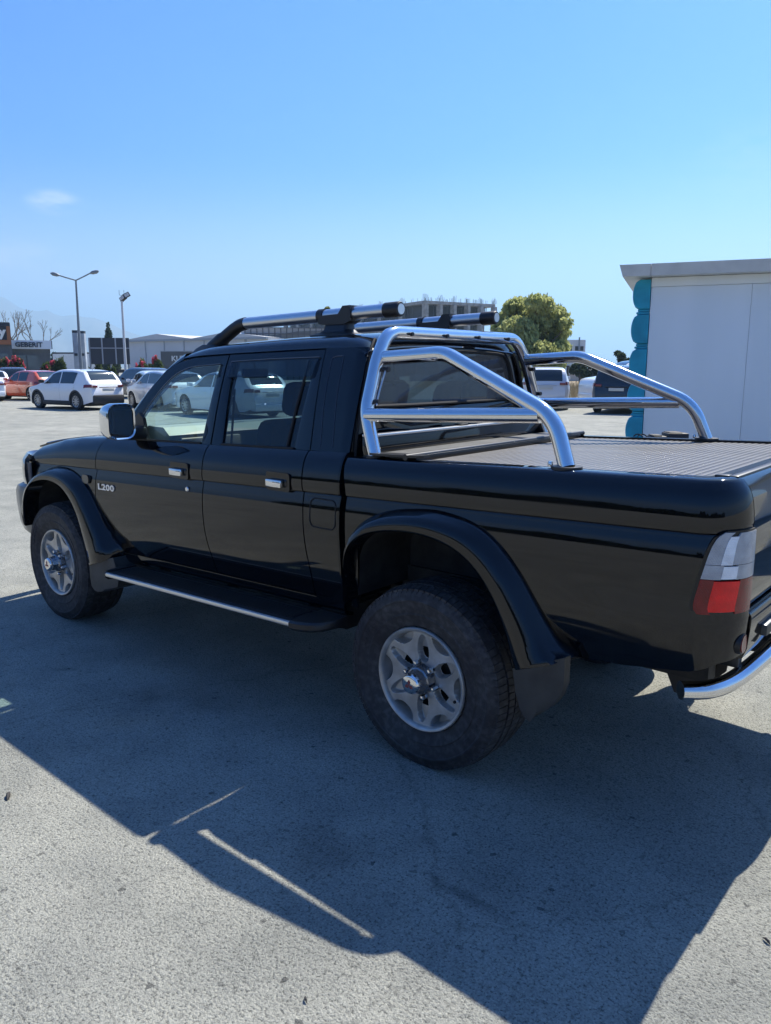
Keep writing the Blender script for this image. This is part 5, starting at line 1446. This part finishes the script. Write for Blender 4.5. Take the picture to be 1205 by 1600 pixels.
# billboard seen from behind, six panels
D = 50.0; A_ = at(141.5, 548, D); B_ = at(202.5, 548, D+.6)
bb = empty('billboard', (A_.x, A_.y, 0), 'dark six panel billboard on posts behind the white crossover', 'billboard')
al = (Vector((B_.x, B_.y, 0))-Vector((A_.x, A_.y, 0))); wd = al.length; al.normalize(); nn = Vector((-al.y, al.x, 0)); nn = nn if nn.dot(FH) > 0 else -nn
zt_, zb_ = wz(172, 527.5, D), wz(172, 569, D)
for i, (f0, f1) in enumerate(((0, .30), (.305, .645), (.65, 1.0))):
    for (za, zc) in ((zb_, zb_+(zt_-zb_)*.605), (zb_+(zt_-zb_)*.615, zt_)):
        a = MB(); s0 = Vector((A_.x, A_.y, 0))+al*wd*f0; s1 = Vector((A_.x, A_.y, 0))+al*wd*f1
        obox(a, (s0.x, s0.y), (s1.x, s1.y), .12, za, zc); a.build('billboard_panel', NAVY, bb)
FR = mat('frame_grey', (.30, .33, .37), rough=.5, metal=.3)
for f in (.3025, .6475):
    a = MB(); s0 = Vector((A_.x, A_.y, 0))+al*(wd*f-.04)-nn*.05; obox(a, (s0.x, s0.y), tuple((s0+al*.08)[:2]), .05, zb_, zt_); a.build('frame_bar', FR, bb)
a = MB(); s0 = Vector((A_.x, A_.y, 0))-nn*.06; zc = zb_+(zt_-zb_)*.61; obox(a, (s0.x, s0.y), tuple((s0+al*wd)[:2]), .05, zc-.03, zc+.03); a.build('frame_bar', FR, bb)
for f in (-.02, .5, .96):
    s0 = Vector((A_.x, A_.y, 0))+al*wd*f+nn*.15; a = MB(); a.tube([(s0.x, s0.y, 0), (s0.x, s0.y, zt_ if f < 0 else zb_+.2)], .07, 8); a.build('post', FR, bb)
# street lamp with two arms
POLE = mat('galvanised', (.22, .24, .26), rough=.5, metal=.5)
D = 56.0; B_ = at(127, 575, D); T_ = at(118.6, 437, D)
lp = empty('street_lamp', (B_.x, B_.y, 0), 'tall double armed street lamp rising behind the white crossover', 'street lamp')
a = MB(); a.tube([(B_.x, B_.y, 0), (B_.x, B_.y, 3), (T_.x, T_.y, T_.z)], .1, 10, rr=[.13, .11, .06]); a.build('pole', POLE, lp)
for (u, v, uu) in ((93, 430.5, 88.5), (141, 427, 146)):
    E_ = at(u, v, D); F_ = at(uu, v-1.2, D); a = MB(); a.tube([tuple(T_-Vector((0, 0, .05))), tuple((T_+E_)/2+Vector((0, 0, -.03))), tuple(E_)], .045, 8); a.build('arm', POLE, lp)
    dd = (F_-E_).normalized(); a = MB(); a.tube([tuple(E_), tuple(E_+dd*.15), tuple(E_+dd*.45), tuple(E_+dd*.62)], .1, 10, rr=[.05, .12, .13, .05]); a.build('lamp_head', POLE, lp)
# floodlight pole
D = 47.0; B_ = at(196.5, 575, D); T_ = at(190.3, 468, D)
lp = empty('floodlight_pole', (B_.x, B_.y, 0), 'white pole with two floodlights on top beside the dark billboard', 'floodlight')
a = MB(); a.tube([(B_.x, B_.y, 0), (T_.x, T_.y, T_.z)], .075, 10, rr=[.095, .06]); a.build('pole', mat('pole_white', (.50, .52, .54), rough=.5), lp)
for k, (u, v, s, rz_) in enumerate(((192.5, 466, .42, .2), (197.5, 461.5, .40, .9))):
    c = at(u, v, D); M = Matrix.Translation(c) @ Matrix.Rotation(rz_, 4, 'Z') @ Matrix.Rotation(-.5, 4, 'Y')
    a = MB(); a.box((-.21, -.10, -.13), (.21, .10, .13), .02, M); o = a.build('floodlight', TRIM, lp); a = MB(); a.box((-.17, -.112, -.09), (.17, -.102, .09), 0, M); a.build('lamp_glass', mat('flood_glass', (.45, .47, .5), rough=.15), o)
for u in (186, 193.5): a = MB(); e = at(u, 453, D); b_ = at(190, 462, D); a.tube([tuple(b_), (e.x, e.y, b_.z+.05), tuple(e)], .012, 5); a.build('aerial', TRIM, lp)
# pair of tall banner towers
BAN = mat('banner_pale', (.42, .47, .52), rough=.6, col2=(.24, .28, .33), vscale=.9)
for i, (ua, ub, v0, lb) in enumerate(((115.5, 123.5, 516, 'left one of two tall pale banner towers behind the street lamp'), (126.5, 134, 517, 'right one of two tall pale banner towers behind the street lamp'))):
    D = 64.0+i; A_ = at(ua, 560, D); B_ = at(ub, 560, D); t = empty('banner_tower', (A_.x, A_.y, 0), lb, 'banner', 'twin banner towers')
    a = MB(); obox(a, (A_.x, A_.y), (B_.x, B_.y), .35, 0.0, wz(ua, v0+4, D)); a.build('panel', BAN, t)
    a = MB(); obox(a, (A_.x, A_.y), (B_.x, B_.y), .36, wz(ua, v0+4, D), wz(ua, v0, D)); a.build('cap', NAVY, t)
    a = MB(); d_ = (B_-A_); s0 = A_+d_*.2-FH*.03; obox(a, (s0.x, s0.y), tuple((s0+d_*.6)[:2]), .02, wz(ua, 556, D), wz(ua, 552, D)); a.build('banner_band', NAVY, t)
# low warehouse with a pale roof
D = 115.0; A_ = at(199, 560, D); B_ = at(420, 560, D-12)
wh = empty('warehouse', (A_.x, A_.y, 0), 'long low pale warehouse with a shallow roof behind the oleanders', 'warehouse')
PALEW = mat('warehouse_sheet', (.52, .53, .54), rough=.7, var=.06, vscale=.3); ROOFW = mat('warehouse_roof', (.50, .51, .52), rough=.6)
a = MB(); al, nn = obox(a, (A_.x, A_.y), (B_.x, B_.y), 30, -.1, wz(280, 532, D)); a.build('wall', PALEW, wh)
zt_ = wz(280, 531.5, D); W0 = Vector((A_.x, A_.y, 0))-nn*.4; W1 = Vector((B_.x, B_.y, 0))-nn*.4; a = MB()
lw = (W1-W0).length
for k in range(2):
    s0 = W0+al*lw*k/2; s1 = W0+al*lw*(k+1)/2; m_ = (s0+s1)/2
    a.add([(s0.x, s0.y, zt_), (s1.x, s1.y, zt_), (m_.x, m_.y, zt_+.75)]+[tuple(Vector(v)+nn*31) for v in ((s0.x, s0.y, zt_), (s1.x, s1.y, zt_), (m_.x, m_.y, zt_+.75))], [(0, 1, 2), (3, 5, 4), (0, 2, 5, 3), (1, 4, 5, 2)])
a.build('roof', ROOFW, wh)
for k in range(1, 7):
    s0 = W0+nn*.34+al*lw*k/7; a = MB(); obox(a, (s0.x, s0.y), tuple((s0+al*.18)[:2]), .08, 0, zt_-.1); a.build('wall_joint', FR, wh)
a = MB(); obox(a, tuple(W0[:2]), tuple(W1[:2]), .3, zt_-.25, zt_+.02); a.build('gutter', FR, wh)
# dark sign wall
D = 72.0; A_ = at(251.5, 560, D); B_ = at(360, 560, D)
sw = empty('sign_wall', (A_.x, A_.y, 0), 'dark grey wall lettered KUTA beside the oleanders', 'sign wall')
a = MB(); al, nn = obox(a, (A_.x, A_.y), (B_.x, B_.y), .5, -.05, wz(300, 549.5, D)); a.build('wall', mat('charcoal_wall', (.10, .105, .11), rough=.8), sw)
a = MB(); obox(a, tuple((A_-nn*.05)[:2]), tuple((B_-nn*.05)[:2]), .6, wz(300, 549.5, D), wz(300, 548.3, D)); a.build('coping', FR, sw)
tp_ = at(283, 561, D); wall_text('KUTA', .66, (tp_.x, tp_.y, wz(283, 560.5, D)), al, nn, WHT, sw, bold=.01)
# low white wall and dark barrier in front of the shops
BAR = mat('barrier_dark', (.03, .03, .035), rough=.6)
D = 49.0; A_ = at(-80, 575, D-4); B_ = at(205, 575, D+3)
br = empty('barrier_rail', (A_.x, A_.y, 0), 'dark low barrier rail running behind the parked cars at the left', 'barrier')
al = (Vector((B_.x, B_.y, 0))-Vector((A_.x, A_.y, 0))); lw = al.length; al.normalize()
a = MB(); obox(a, (A_.x, A_.y), (B_.x, B_.y), .12, 1.28, 1.50); a.build('rail', BAR, br)
for k in range(12):
    s0 = Vector((A_.x, A_.y, 0))+al*lw*k/11+FH*.14; a = MB(); a.box((s0.x-.05, s0.y-.05, 0), (s0.x+.05, s0.y+.05, 1.45)); a.build('post', BAR, br)
D = 90; A_ = at(84, 575, D); B_ = at(150, 575, D)
a = MB(); obox(a, (A_.x, A_.y), (B_.x, B_.y), .4, 0, wz(100, 553, D)); o = a.build('white_wall', WHT, None, loc=(A_.x, A_.y, 0)); tag(o, 'white boundary wall between the grey shop and the banner towers', 'wall')
a = MB(); obox(a, (A_.x, A_.y), (B_.x, B_.y), .5, wz(100, 552.8, D), wz(100, 550.5, D)); o = a.build('wall_beam', NAVY, None, loc=(A_.x, A_.y, 1)); tag(o, 'dark beam lying along the top of the white boundary wall', 'beam')
# oleanders
def oleander(u, v0, v1, D, seed, label, wpx, pink):
    b = at(u, 590, D); b.z = 0; h = wz(u, v0, D); w_ = wpx/FPX*D/2
    t = empty('oleander_bush', tuple(b), label, 'shrub', 'oleanders along the shop fronts')
    r_ = random.Random(seed); blobs = []
    for k in range(7):
        x = r_.uniform(-1, 1)*w_*.75; blobs.append((x*RH.x, x*RH.y, h*r_.uniform(.35, .72), w_*.42, w_*.42, h*.28))
    a = MB()
    for k in range(9):
        x = r_.uniform(-1, 1)*w_*.7; limb(a, (0, 0, 0), (x*RH.x, x*RH.y, h*r_.uniform(.6, .85)), .03, .01, 5, .05, r_)
    o = a.build('stems', BARK, t); o.location = (0, 0, 0)
    leaf_obj('foliage', leaves(blobs, 2600, .13, seed, aspect=.22, up=1.3), OLE, t, (0, 0, 0))
    if pink:
        pb = [(b_[0]+r_.uniform(-.4, .4)*w_, b_[1]+r_.uniform(-.4, .4)*w_, b_[2]+h*r_.uniform(-.05, .26), w_*.12, w_*.12, h*.09) for b_ in blobs[:pink] for _q in range(4)]
        leaf_obj('flowers', leaves(pb, 700, .075, seed+1, aspect=.6), PINK, t, (0, 0, 0))
oleander(8, 552, 590, 50, 11, 'red and pink flowering oleander below the orange brown shop frame', 30, 4)
oleander(30, 549, 590, 49, 12, 'pink flowering oleander left of the grey shop windows', 26, 5)
oleander(73, 561, 590, 48, 13, 'pink oleander at the right corner of the grey shop', 18, 5)
oleander(95, 556, 590, 49, 14, 'mostly green oleander beside the white boundary wall', 26, 1)
oleander(148, 563, 590, 53, 15, 'green shrub below the left half of the dark billboard', 26, 0)
oleander(226, 553, 590, 50, 16, 'red flowering oleander right of the dark billboard', 18, 5)
oleander(245, 553, 590, 50, 17, 'green and red oleander in front of the KUTA wall', 24, 2)
oleander(176, 568, 590, 46, 18, 'dark low shrub below the right half of the billboard', 18, 0)
# cypress
b = at(174, 590, 120); b.z = 0; hh = wz(174, 511, 120)
tree('cypress_tree', (b.x, b.y, 0), 'slim dark cypress rising above the billboard', 'tree', [(0, 0, hh*(.2+.13*k), max(.28, 1.5-.2*k), max(.28, 1.5-.2*k), hh*.13) for k in range(7)], 6000, .22, DKGREEN, 21, 1.5, .2, up=1.5)
for i, (u, v0, D, sd, lb) in enumerate(((5, 488, 78, 31, 'bare tree above the orange brown framed shop'), (30, 493, 80, 32, 'bare spreading tree between the two shops'), (62, 500, 76, 38, 'bare upright tree above the GEBERIT sign'))):
    b = at(u, 590, D); bare_tree((b.x, b.y, 0), wz(u, v0, D), sd, lb, .55)
# ------------------------------------------------------------------ concrete frame under construction
CONC = mat('raw_concrete', (.30, .285, .265), rough=.9, var=.2, vscale=1.5, bump=.2, bscale=4); PROP = mat('steel_prop', (.10, .10, .11), rough=.7)
D = 150.0; C_ = at(664, 560, D); C_.z = 0
n1 = Vector((camdir(430, 575).x, camdir(430, 575).y, 0)).normalized()
pL = at(448, 560, D+62); pL.z = 0; pR = at(770, 560, D+8); pR.z = 0
cb = empty('concrete_frame_building', tuple(C_), 'unfinished grey concrete building frame with open floors and rebar on its roof', 'building')
dl = (pL-C_); dr = (pR-C_); zr = wz(664, 470, D)
fl = [0, zr*.26, zr*.51, zr*.755, zr]
cols_done = {}
for k, z in enumerate(fl[1:]):
    a = MB(); P_ = [C_-dl.normalized()*.6-dr.normalized()*.6, C_+dr*1.02, C_+dr*1.02+dl*1.01, C_+dl*1.01]
    a.add([(p.x, p.y, z-.55) for p in P_]+[(p.x, p.y, z) for p in P_], [(0, 3, 2, 1), (4, 5, 6, 7), (0, 1, 5, 4), (1, 2, 6, 5), (2, 3, 7, 6), (3, 0, 4, 7)]); a.build('floor_slab', CONC, cb)
nl, nr = 8, 5
for k in range(4):
    z0, z1 = fl[k], fl[k+1]-.55
    for (d_, n_) in ((dl, nl), (dr, nr)):
        for i in range(n_+1):
            if d_ is dr and i == 0: continue
            q = C_+d_*i/n_; a = MB(); a.box((q.x-.45, q.y-.45, z0), (q.x+.45, q.y+.45, z1)); a.build('column', CONC, cb)
a = MB()
for k in (2, 3):
    for (d_, n_) in ((dl, 60), (dr, 34)):
        for i in range(1, n_):
            q = C_+d_*i/n_+(dl+dr).normalized()*rnd.uniform(.5, 6); a.box((q.x-.05, q.y-.05, fl[k]), (q.x+.05, q.y+.05, fl[k+1]-.5))
o = a.build('props', PROP, cb, merge=False, fixn=False); o['kind'] = 'stuff'
a = MB()
for (d_, n_) in ((dl, nl), (dr, nr)):
    for i in range(n_+1):
        q = C_+d_*i/n_
        for sx2 in (-.35, -.12, .12, .35):
            for sy2 in (-.3, .3):
                h_ = rnd.uniform(.7, 1.3); a.box((q.x+sx2-.02, q.y+sy2-.02, zr), (q.x+sx2+.02, q.y+sy2+.02, zr+h_))
    for i in range(40):
        q = C_+d_*rnd.random(); a.box((q.x-.02, q.y-.02, zr), (q.x+.02, q.y+.02, zr+rnd.uniform(.3, .8)))
o = a.build('rebar', PROP, cb, merge=False, fixn=False); o['kind'] = 'stuff'
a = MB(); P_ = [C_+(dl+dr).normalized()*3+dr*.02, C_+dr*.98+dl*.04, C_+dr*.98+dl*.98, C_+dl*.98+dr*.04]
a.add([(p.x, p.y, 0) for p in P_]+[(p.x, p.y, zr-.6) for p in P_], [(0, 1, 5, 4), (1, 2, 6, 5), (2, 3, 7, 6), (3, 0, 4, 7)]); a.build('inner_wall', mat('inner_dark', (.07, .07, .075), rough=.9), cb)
# grey shed with glazing posts in front of it
D = 105.0; A_ = at(384, 560, D); B_ = at(530, 560, D+3)
gs = empty('glazed_shed', (A_.x, A_.y, 0), 'grey shed with a row of thin window posts seen below the roof rail', 'shed')
a = MB(); al, nn = obox(a, (A_.x, A_.y), (B_.x, B_.y), 12, 0, wz(450, 511, D)); a.build('wall', mat('shed_grey', (.36, .36, .36), rough=.7), gs)
lw = (B_-A_).length
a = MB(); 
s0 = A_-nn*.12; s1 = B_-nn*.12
a.add([(s0.x, s0.y, wz(384, 531, D)), (s1.x, s1.y, wz(530, 531, D)), (s1.x, s1.y, wz(530, 514, D)), ((s0.x*.45+s1.x*.55), (s0.y*.45+s1.y*.55), wz(450, 517, D))], [(0, 1, 2, 3)]); a.build('shade_panel', mat('shed_shade', (.15, .15, .15), rough=.8), gs, merge=False)  # diagonal shade across the shed front, made as a darker sheet
for k in range(17):
    q = A_+al*lw*k/16-nn*.2; a = MB(); a.box((q.x-.05, q.y-.05, 0), (q.x+.05, q.y+.05, wz(450, 511, D))); a.build('window_post', PROP, gs)
for v in (511.5, 521): a = MB(); obox(a, tuple((A_-nn*.22)[:2]), tuple((B_-nn*.22)[:2]), .06, wz(450, v, D)-.06, wz(450, v, D)+.06); a.build('rail', PROP, gs)
# trees beyond the truck
def bigtree(u, D, top, wid, seed, name, label, m, nleaf, ls, nb=16, low=.28, gap=1.0, group=None, **kw):
    b = at(u, 590, D); H_ = wz(u, top, D); w_ = wid/FPX*D/2; r_ = random.Random(seed); bl = []
    for k in range(nb):
        t_ = r_.random(); z = H_*(low+(.92-low)*t_); ww = w_*(1-.5*max(0, (t_-.4)/.6)**1.6)*.88
        an = r_.uniform(0, 2*PI); rad = ww*math.sqrt(r_.random()); s = w_*r_.uniform(.17, .30)
        bl.append((math.cos(an)*rad, math.sin(an)*rad, min(z, H_-s*.8), s, s, s*.8))
    return tree(name, (b.x, b.y, 0), label, 'tree', bl, nleaf, ls, m, seed, H_*.3, w_*.07, group, **kw)
bigtree(827, 46, 461, 142, 5, 'willow_like_tree', 'large yellow green tree with drooping foliage behind the roll bar', OLIVE, 40000, .14, nb=75, low=.22, droop=1.6, shell_=.45)
bigtree(868, 44, 545, 45, 51, 'small_tree', 'low yellow green tree at the right foot of the large one', OLIVE, 6000, .15, nb=8, low=.3, droop=1.0)
bigtree(517, 60, 468, 34, 6, 'thin_tree', 'sparse yellowing tree showing over the front half of the roof rail', YEL, 2600, .12, nb=9, low=.3)
bigtree(560, 62, 470, 30, 8, 'thin_tree', 'sparse yellowing tree showing between the roof rail and the pickup roof', YEL, 2200, .12, nb=8, low=.3)
bigtree(972, 70, 533, 36, 9, 'dark_tree', 'dark feathery tree just left of the teal kiosk edge', DKGREEN, 4200, .20, nb=9, low=.3)
bigtree(908, 66, 562, 66, 10, 'dark_shrub', 'dark reddish shrub row behind the white car on the right', DKGREEN, 5000, .18, nb=12, low=.2)
bigtree(10, 100, 560, 60, 60, 'green_tree', 'green tree low behind the shops at the left', DKGREEN, 3000, .3, nb=8)
bigtree(98, 130, 549, 40, 61, 'green_tree', 'green tree crowns beyond the white boundary wall', DKGREEN, 3000, .3, nb=8)
# small white house far right and low wall, dry verge
D = 120.0; A_ = at(882, 560, D); B_ = at(914, 560, D)
hs_ = empty('white_house', (A_.x, A_.y, 0), 'small white flat roofed house between the large tree and the kiosk', 'house')
a = MB(); al, nn = obox(a, (A_.x, A_.y), (B_.x, B_.y), 8, 0, wz(895, 531, D)); a.build('wall', mat('house_white', (.55, .56, .57), rough=.8), hs_)
for (ua, ub, va, vb) in ((889, 893, 541, 548), (898, 903, 541, 548), (906, 911, 541, 548)):
    a = MB(); s0 = at(ua, 560, D)-nn*.05; s1 = at(ub, 560, D)-nn*.05; obox(a, (s0.x, s0.y), (s1.x, s1.y), .1, wz(895, vb, D), wz(895, va, D)); a.build('window', CLAD, hs_)
a = MB(); s0 = at(903.5, 560, D)-nn*.3; a.tube([(s0.x, s0.y, 0), (s0.x, s0.y, wz(903, 527, D))], .12, 6); tag(a.build('utility_pole', POLE, None, loc=(s0.x, s0.y, 0)), 'dark utility pole standing in front of the small white house', 'pole')
b = at(886.5, 600, 36); zt_ = wz(886.5, 573, 36); a = MB(); a.box((b.x-.04, b.y-.04, 0), (b.x+.04, b.y+.04, zt_)); a.box((b.x-.06, b.y-.06, zt_), (b.x+.06, b.y+.06, zt_+.05)); o = a.build('fence_post', CLAD, None, loc=(b.x, b.y, 0)); tag(o, 'thin dark post right of the white sport utility car', 'post')
A_ = at(640, 592, 95); B_ = at(1250, 592, 95); a = MB(); obox(a, (A_.x, A_.y), (B_.x, B_.y), .4, 0, wz(850, 584, 95)*1.0+.0); o = a.build('low_wall', mat('pale_wall', (.42, .40, .37), rough=.85, var=.1, vscale=.5), None, loc=(A_.x, A_.y, 0)); tag(o, 'low pale wall beyond the dry verge at the right', 'wall')
DRY = mat('dry_verge', (.30, .22, .13), rough=.95, col2=(.22, .17, .09), vscale=.6, bump=.3)
Q = [gnd(560, 606), gnd(1300, 606), gnd(1300, 594), gnd(560, 594)]; a = MB(); a.add([(q.x, q.y, .02) for q in Q], [(0, 1, 2, 3)]); tag(a.build('dry_verge', DRY, None, merge=False), 'strip of dry earth beyond the parking lot', kind='structure')
g_ = np.random.default_rng(4); n = 5000; us = g_.uniform(700, 1000, n); dd = g_.uniform(38, 62, n)
base = np.array([at(u, 600, d)[:] for u, d in zip(us, dd)]); base[:, 2] = 0
hgt = g_.uniform(.25, .75, n); lean = g_.normal(size=(n, 2))*.12; V = np.zeros((n, 4, 3)); wv = g_.normal(size=(n, 2)); wv /= np.linalg.norm(wv, axis=1)[:, None]
V[:, 0] = base; V[:, 1] = base; V[:, 0, :2] -= wv*.02; V[:, 1, :2] += wv*.02
V[:, 2] = base; V[:, 2, :2] += lean+wv*.006; V[:, 2, 2] = hgt; V[:, 3] = base; V[:, 3, :2] += lean-wv*.006; V[:, 3, 2] = hgt
o = leaf_obj('dry_grass', V.reshape(-1, 3), mat('straw', (.36, .27, .14), rough=.9), None, (0, 0, 0)); tag(o, 'dry straw coloured grass on the verge', 'grass', kind='stuff')
for i, u in enumerate((905, 925, 945)):
    b = at(u, 600, 60); a = MB(); a.tube([(b.x, b.y, 0), (b.x, b.y, 1.1)], .05, 6); tag(a.build('fence_post', BAR, None, loc=(b.x, b.y, 0)), ['leftmost short dark post in the dry grass right of the tree', 'middle short dark post in the dry grass left of the kiosk', 'rightmost short dark post in the dry grass beside the black car'][i], 'post', 'short posts in the dry grass')

# ------------------------------------------------------------------ white kiosk with teal scalloped edge
KC = at(1011, 560, 7.5); KC.z = 0
kr = Vector((.942, .335, 0)); kn = Vector((-.335, .942, 0))     # along the wall, and into the kiosk
ks = empty('kiosk', tuple(KC), 'white panel kiosk with a flat overhanging roof behind the pickup bed', 'kiosk')
KW = mat('kiosk_white', (.84, .87, .85), rough=.55, col2=(.90, .92, .90), vscale=1.3, bump=.01)
_n = KW.node_tree.nodes; _l = KW.node_tree.links; _mp = _n.new('ShaderNodeMapping'); _mp.inputs['Scale'].default_value = (2.5, 2.5, .35)
_tx = [q for q in _n if q.bl_idname == 'ShaderNodeTexNoise'][0]; _tcx = [q for q in _n if q.bl_idname == 'ShaderNodeTexCoord'][0]; _l.new(_tcx.outputs['Object'], _mp.inputs[0]); _l.new(_mp.outputs[0], _tx.inputs['Vector'])
KT = mat('kiosk_teal', (.020, .32, .44), rough=.6, var=.18, vscale=5, bump=.08, bscale=40)
KR = mat('kiosk_roof', (.60, .62, .62), rough=.6, var=.06)
ztop = wz(1011, 434, 7.5)
def kslab(mb, a0, a1, n0, n1, z0, z1, bev=0):
    M = Matrix(((kr.x, kn.x, 0, KC.x), (kr.y, kn.y, 0, KC.y), (0, 0, 1, 0), (0, 0, 0, 1)))
    mb.box((a0, n0, z0), (a1, n1, z1), bev, M); return mb
PWK = .86
for k in range(5):
    a = MB(); kslab(a, .0025+k*PWK, (k+1)*PWK, 0, .06, .08, ztop-.085, .0015); a.build('wall_panel', KW, ks)
kslab(MB(), 0, 0, 0, 0, 0, 0)
a = MB(); kslab(a, 0, 5*PWK, .065, 2.6, .0, ztop-.02); a.build('kiosk_body', KW, ks)
a = MB(); kslab(a, .0, 5*PWK, -.004, .06, ztop-.082, ztop, .003); a.build('wall_top_band', KW, ks)
a = MB(); kslab(a, 0.0, 5*PWK, -.012, .06, .0, .075, .004); a.build('base_rail', KR, ks)
M_ = lambda x, y, z: (KC.x+kr.x*x+kn.x*y, KC.y+kr.y*x+kn.y*y, z)
a = MB(); zr2 = ztop+.105
for (x0, x1, bb_) in ((-.25, -.005, 0), (-.001, 5*PWK+.3, 0)):
    a = MB(); a.add([M_(x0, -.16, ztop+.004), M_(x1, -.16, ztop+.004), M_(x1, 2.66, ztop+.004), M_(x0, 2.66, ztop+.004), M_(x0-(.03 if x0 < -.1 else 0), -.19, zr2), M_(x1, -.19, zr2), M_(x1, 2.66, zr2), M_(x0-(.03 if x0 < -.1 else 0), 2.66, zr2)], [(0, 3, 2, 1), (4, 5, 6, 7), (0, 1, 5, 4), (1, 2, 6, 5), (2, 3, 7, 6), (3, 0, 4, 7)]); a.build('roof_fascia', KR, ks)
b_ = M_(1.62, 1.2, zr2); 
# teal scalloped edge board
lobes = [(ztop-.005, .305), ]
zz = ztop-.01; k = 0; LB = .318; NECK = .045
while zz > .15 and k < 7:
    pts = []
    for i in range(13):
        t = i/12; th = PI*t; bulge = (math.sin(th))**.42
        pts.append((-.100-.062*bulge, zz-(LB-NECK)*t))
    poly = [(-.002, zz)]+pts+[(-.002, zz-(LB-NECK))]
    rows = []
    for (yy, s) in ((.17, .95), (.155, .99), (.14, 1.0), (.02, 1.0), (.002, .985), (-.008, .94)):
        cx_ = -.06; cz_ = zz-(LB-NECK)/2
        rows.append([M_(cx_+(x-cx_)*s, yy, cz_+(z-cz_)*s) for x, z in poly])
    a = MB(); a.grid([r+[r[0]] for r in rows]); a.add(rows[-1], [tuple(range(len(poly)))]); a.build('teal_lobe', KT, ks, sharp=45)
    zn = zz-(LB-NECK)
    for q in (0, 1):
        a = MB(); kslab(a, -.108-.012*q, -.004, .006, .15, zn-NECK*(q+1)/2+.001, zn-NECK*q/2-.002, .004); a.build('teal_band', KT, ks)
    zz -= LB; k += 1
# small black generator-like case and cables by the kiosk
def onray(u, v, d): return at(u, v, d)
T0 = at(1035, 690, 5.6)
tb_ = empty('side_table', (T0.x, T0.y, 0), 'plain low table mostly hidden behind the pickup bed, carrying the black case', 'table')
a = MB(); zt_ = at(1035, 689.5, 5.6).z-.01; Mt = Matrix.Translation((T0.x, T0.y, 0)) @ Matrix.Rotation(math.atan2(RH.y, RH.x), 4, 'Z')
a.box((-.30, -.18, zt_-.03), (.26, .2, zt_), .005, Mt); a.build('table_top', CLAD, tb_)
for sx2 in (-.27, .21):
    for sy2 in (-.15, .17): a = MB(); a.box((sx2, sy2-.02, 0), (sx2+.03, sy2+.01, zt_-.03), 0, Mt); a.build('leg', CLAD, tb_)
a = MB(); a.box((.02, -.07, zt_+.001), (.165, .09, zt_+.072), .008, Mt); a.box((-.09, -.06, zt_+.001), (.015, .08, zt_+.05), .01, Mt); a.box((-.085, -.05, zt_+.05), (-.02, .06, zt_+.058), .003, Mt); a.box((.03, -.06, zt_+.072), (.12, .07, zt_+.078), .002, Mt)
o = a.build('black_case', CLAD, None, loc=(T0.x, T0.y, zt_)); tag(o, 'small black case lying beside the foot of the far roll bar', 'case')
for i, (x0, x1, hh) in enumerate(((-.23, -.12, .055), (-.19, -.08, .052))):
    a = MB(); P_ = [Mt @ Vector((x0+(x1-x0)*t, .02*math.sin(5*t)+.03*i, zt_+.006+hh*math.sin(PI*t))) for t in np.linspace(0, 1, 9)]; P_ += [Mt @ Vector((x1-(x1-x0)*.6*t, -.05*t, zt_+.006)) for t in np.linspace(.1, 1, 5)]
    a.tube([tuple(p) for p in P_], .005, 6)
    o = a.build('black_cable', CLAD, None, loc=tuple(P_[0])); tag(o, ['black cable loop left of the small black case', 'black cable loop touching the small black case'][i], 'cable')

# ------------------------------------------------------------------ what the paint mirrors: trees and ground behind the viewer
for i in range(1):
    g_ = np.random.default_rng(9); bl = []
    for k in range(190):
        x = -85+k*1.1; y = -75-8*math.sin(x*.05)+g_.uniform(-3, 3); h_ = 4.2+1.6*math.sin(x*.13)+1.2*math.sin(x*.41+1)+g_.uniform(0, 1.8)
        bl.append((x, y, h_*.5, 2.2, 1.6, h_*.62))
    o = leaf_obj('distant_wood', leaves(bl, 48000, .6, 5), DKGREEN, None, (0, 0, 0)); tag(o, 'far row of dark trees across the open lot', 'wood', kind='stuff')

# small litter on the asphalt
PEB = mat('pebble_dark', (.03, .028, .027), rough=.8)
for i, (u, v, s, lb) in enumerate(((14, 1245, .024, 'dark twig scrap on the sunlit asphalt at the left'), (478, 1564, .009, 'small dark pebble on the sunlit asphalt near the bottom'), (1198, 1472, .012, 'dark scrap on the asphalt at the right edge'))):
    q = gnd(u, v); a = MB(); P_ = [(q.x-s, q.y+s*.6, .004), (q.x-s*.3, q.y+s*.1, .009), (q.x+s*.4, q.y-s*.3, .008), (q.x+s, q.y-s*.7, .003)]
    a.tube(P_, s*.3, 6, rr=[s*.1, s*.32, s*.35, s*.08]); o = a.build('asphalt_scrap', PEB, None, loc=(q.x, q.y, 0)); tag(o, lb, 'scrap')

# ------------------------------------------------------------------ air
hm = bpy.data.materials.new('pale_air'); hm.use_nodes = True; hn = hm.node_tree.nodes; hn.clear()
pv = hn.new('ShaderNodeVolumePrincipled'); pv.inputs['Color'].default_value = (.46, .74, 1.0, 1); pv.inputs['Density'].default_value = 0.00034; pv.inputs['Anisotropy'].default_value = .3
ho = hn.new('ShaderNodeOutputMaterial'); hm.node_tree.links.new(pv.outputs[0], ho.inputs['Volume'])
a = MB(); a.box((-8990, -8990, -1.3), (8990, 8990, 530)); o = a.build('haze', hm, None, merge=False); tag(o, 'pale blue haze in the air', 'haze', kind='stuff')
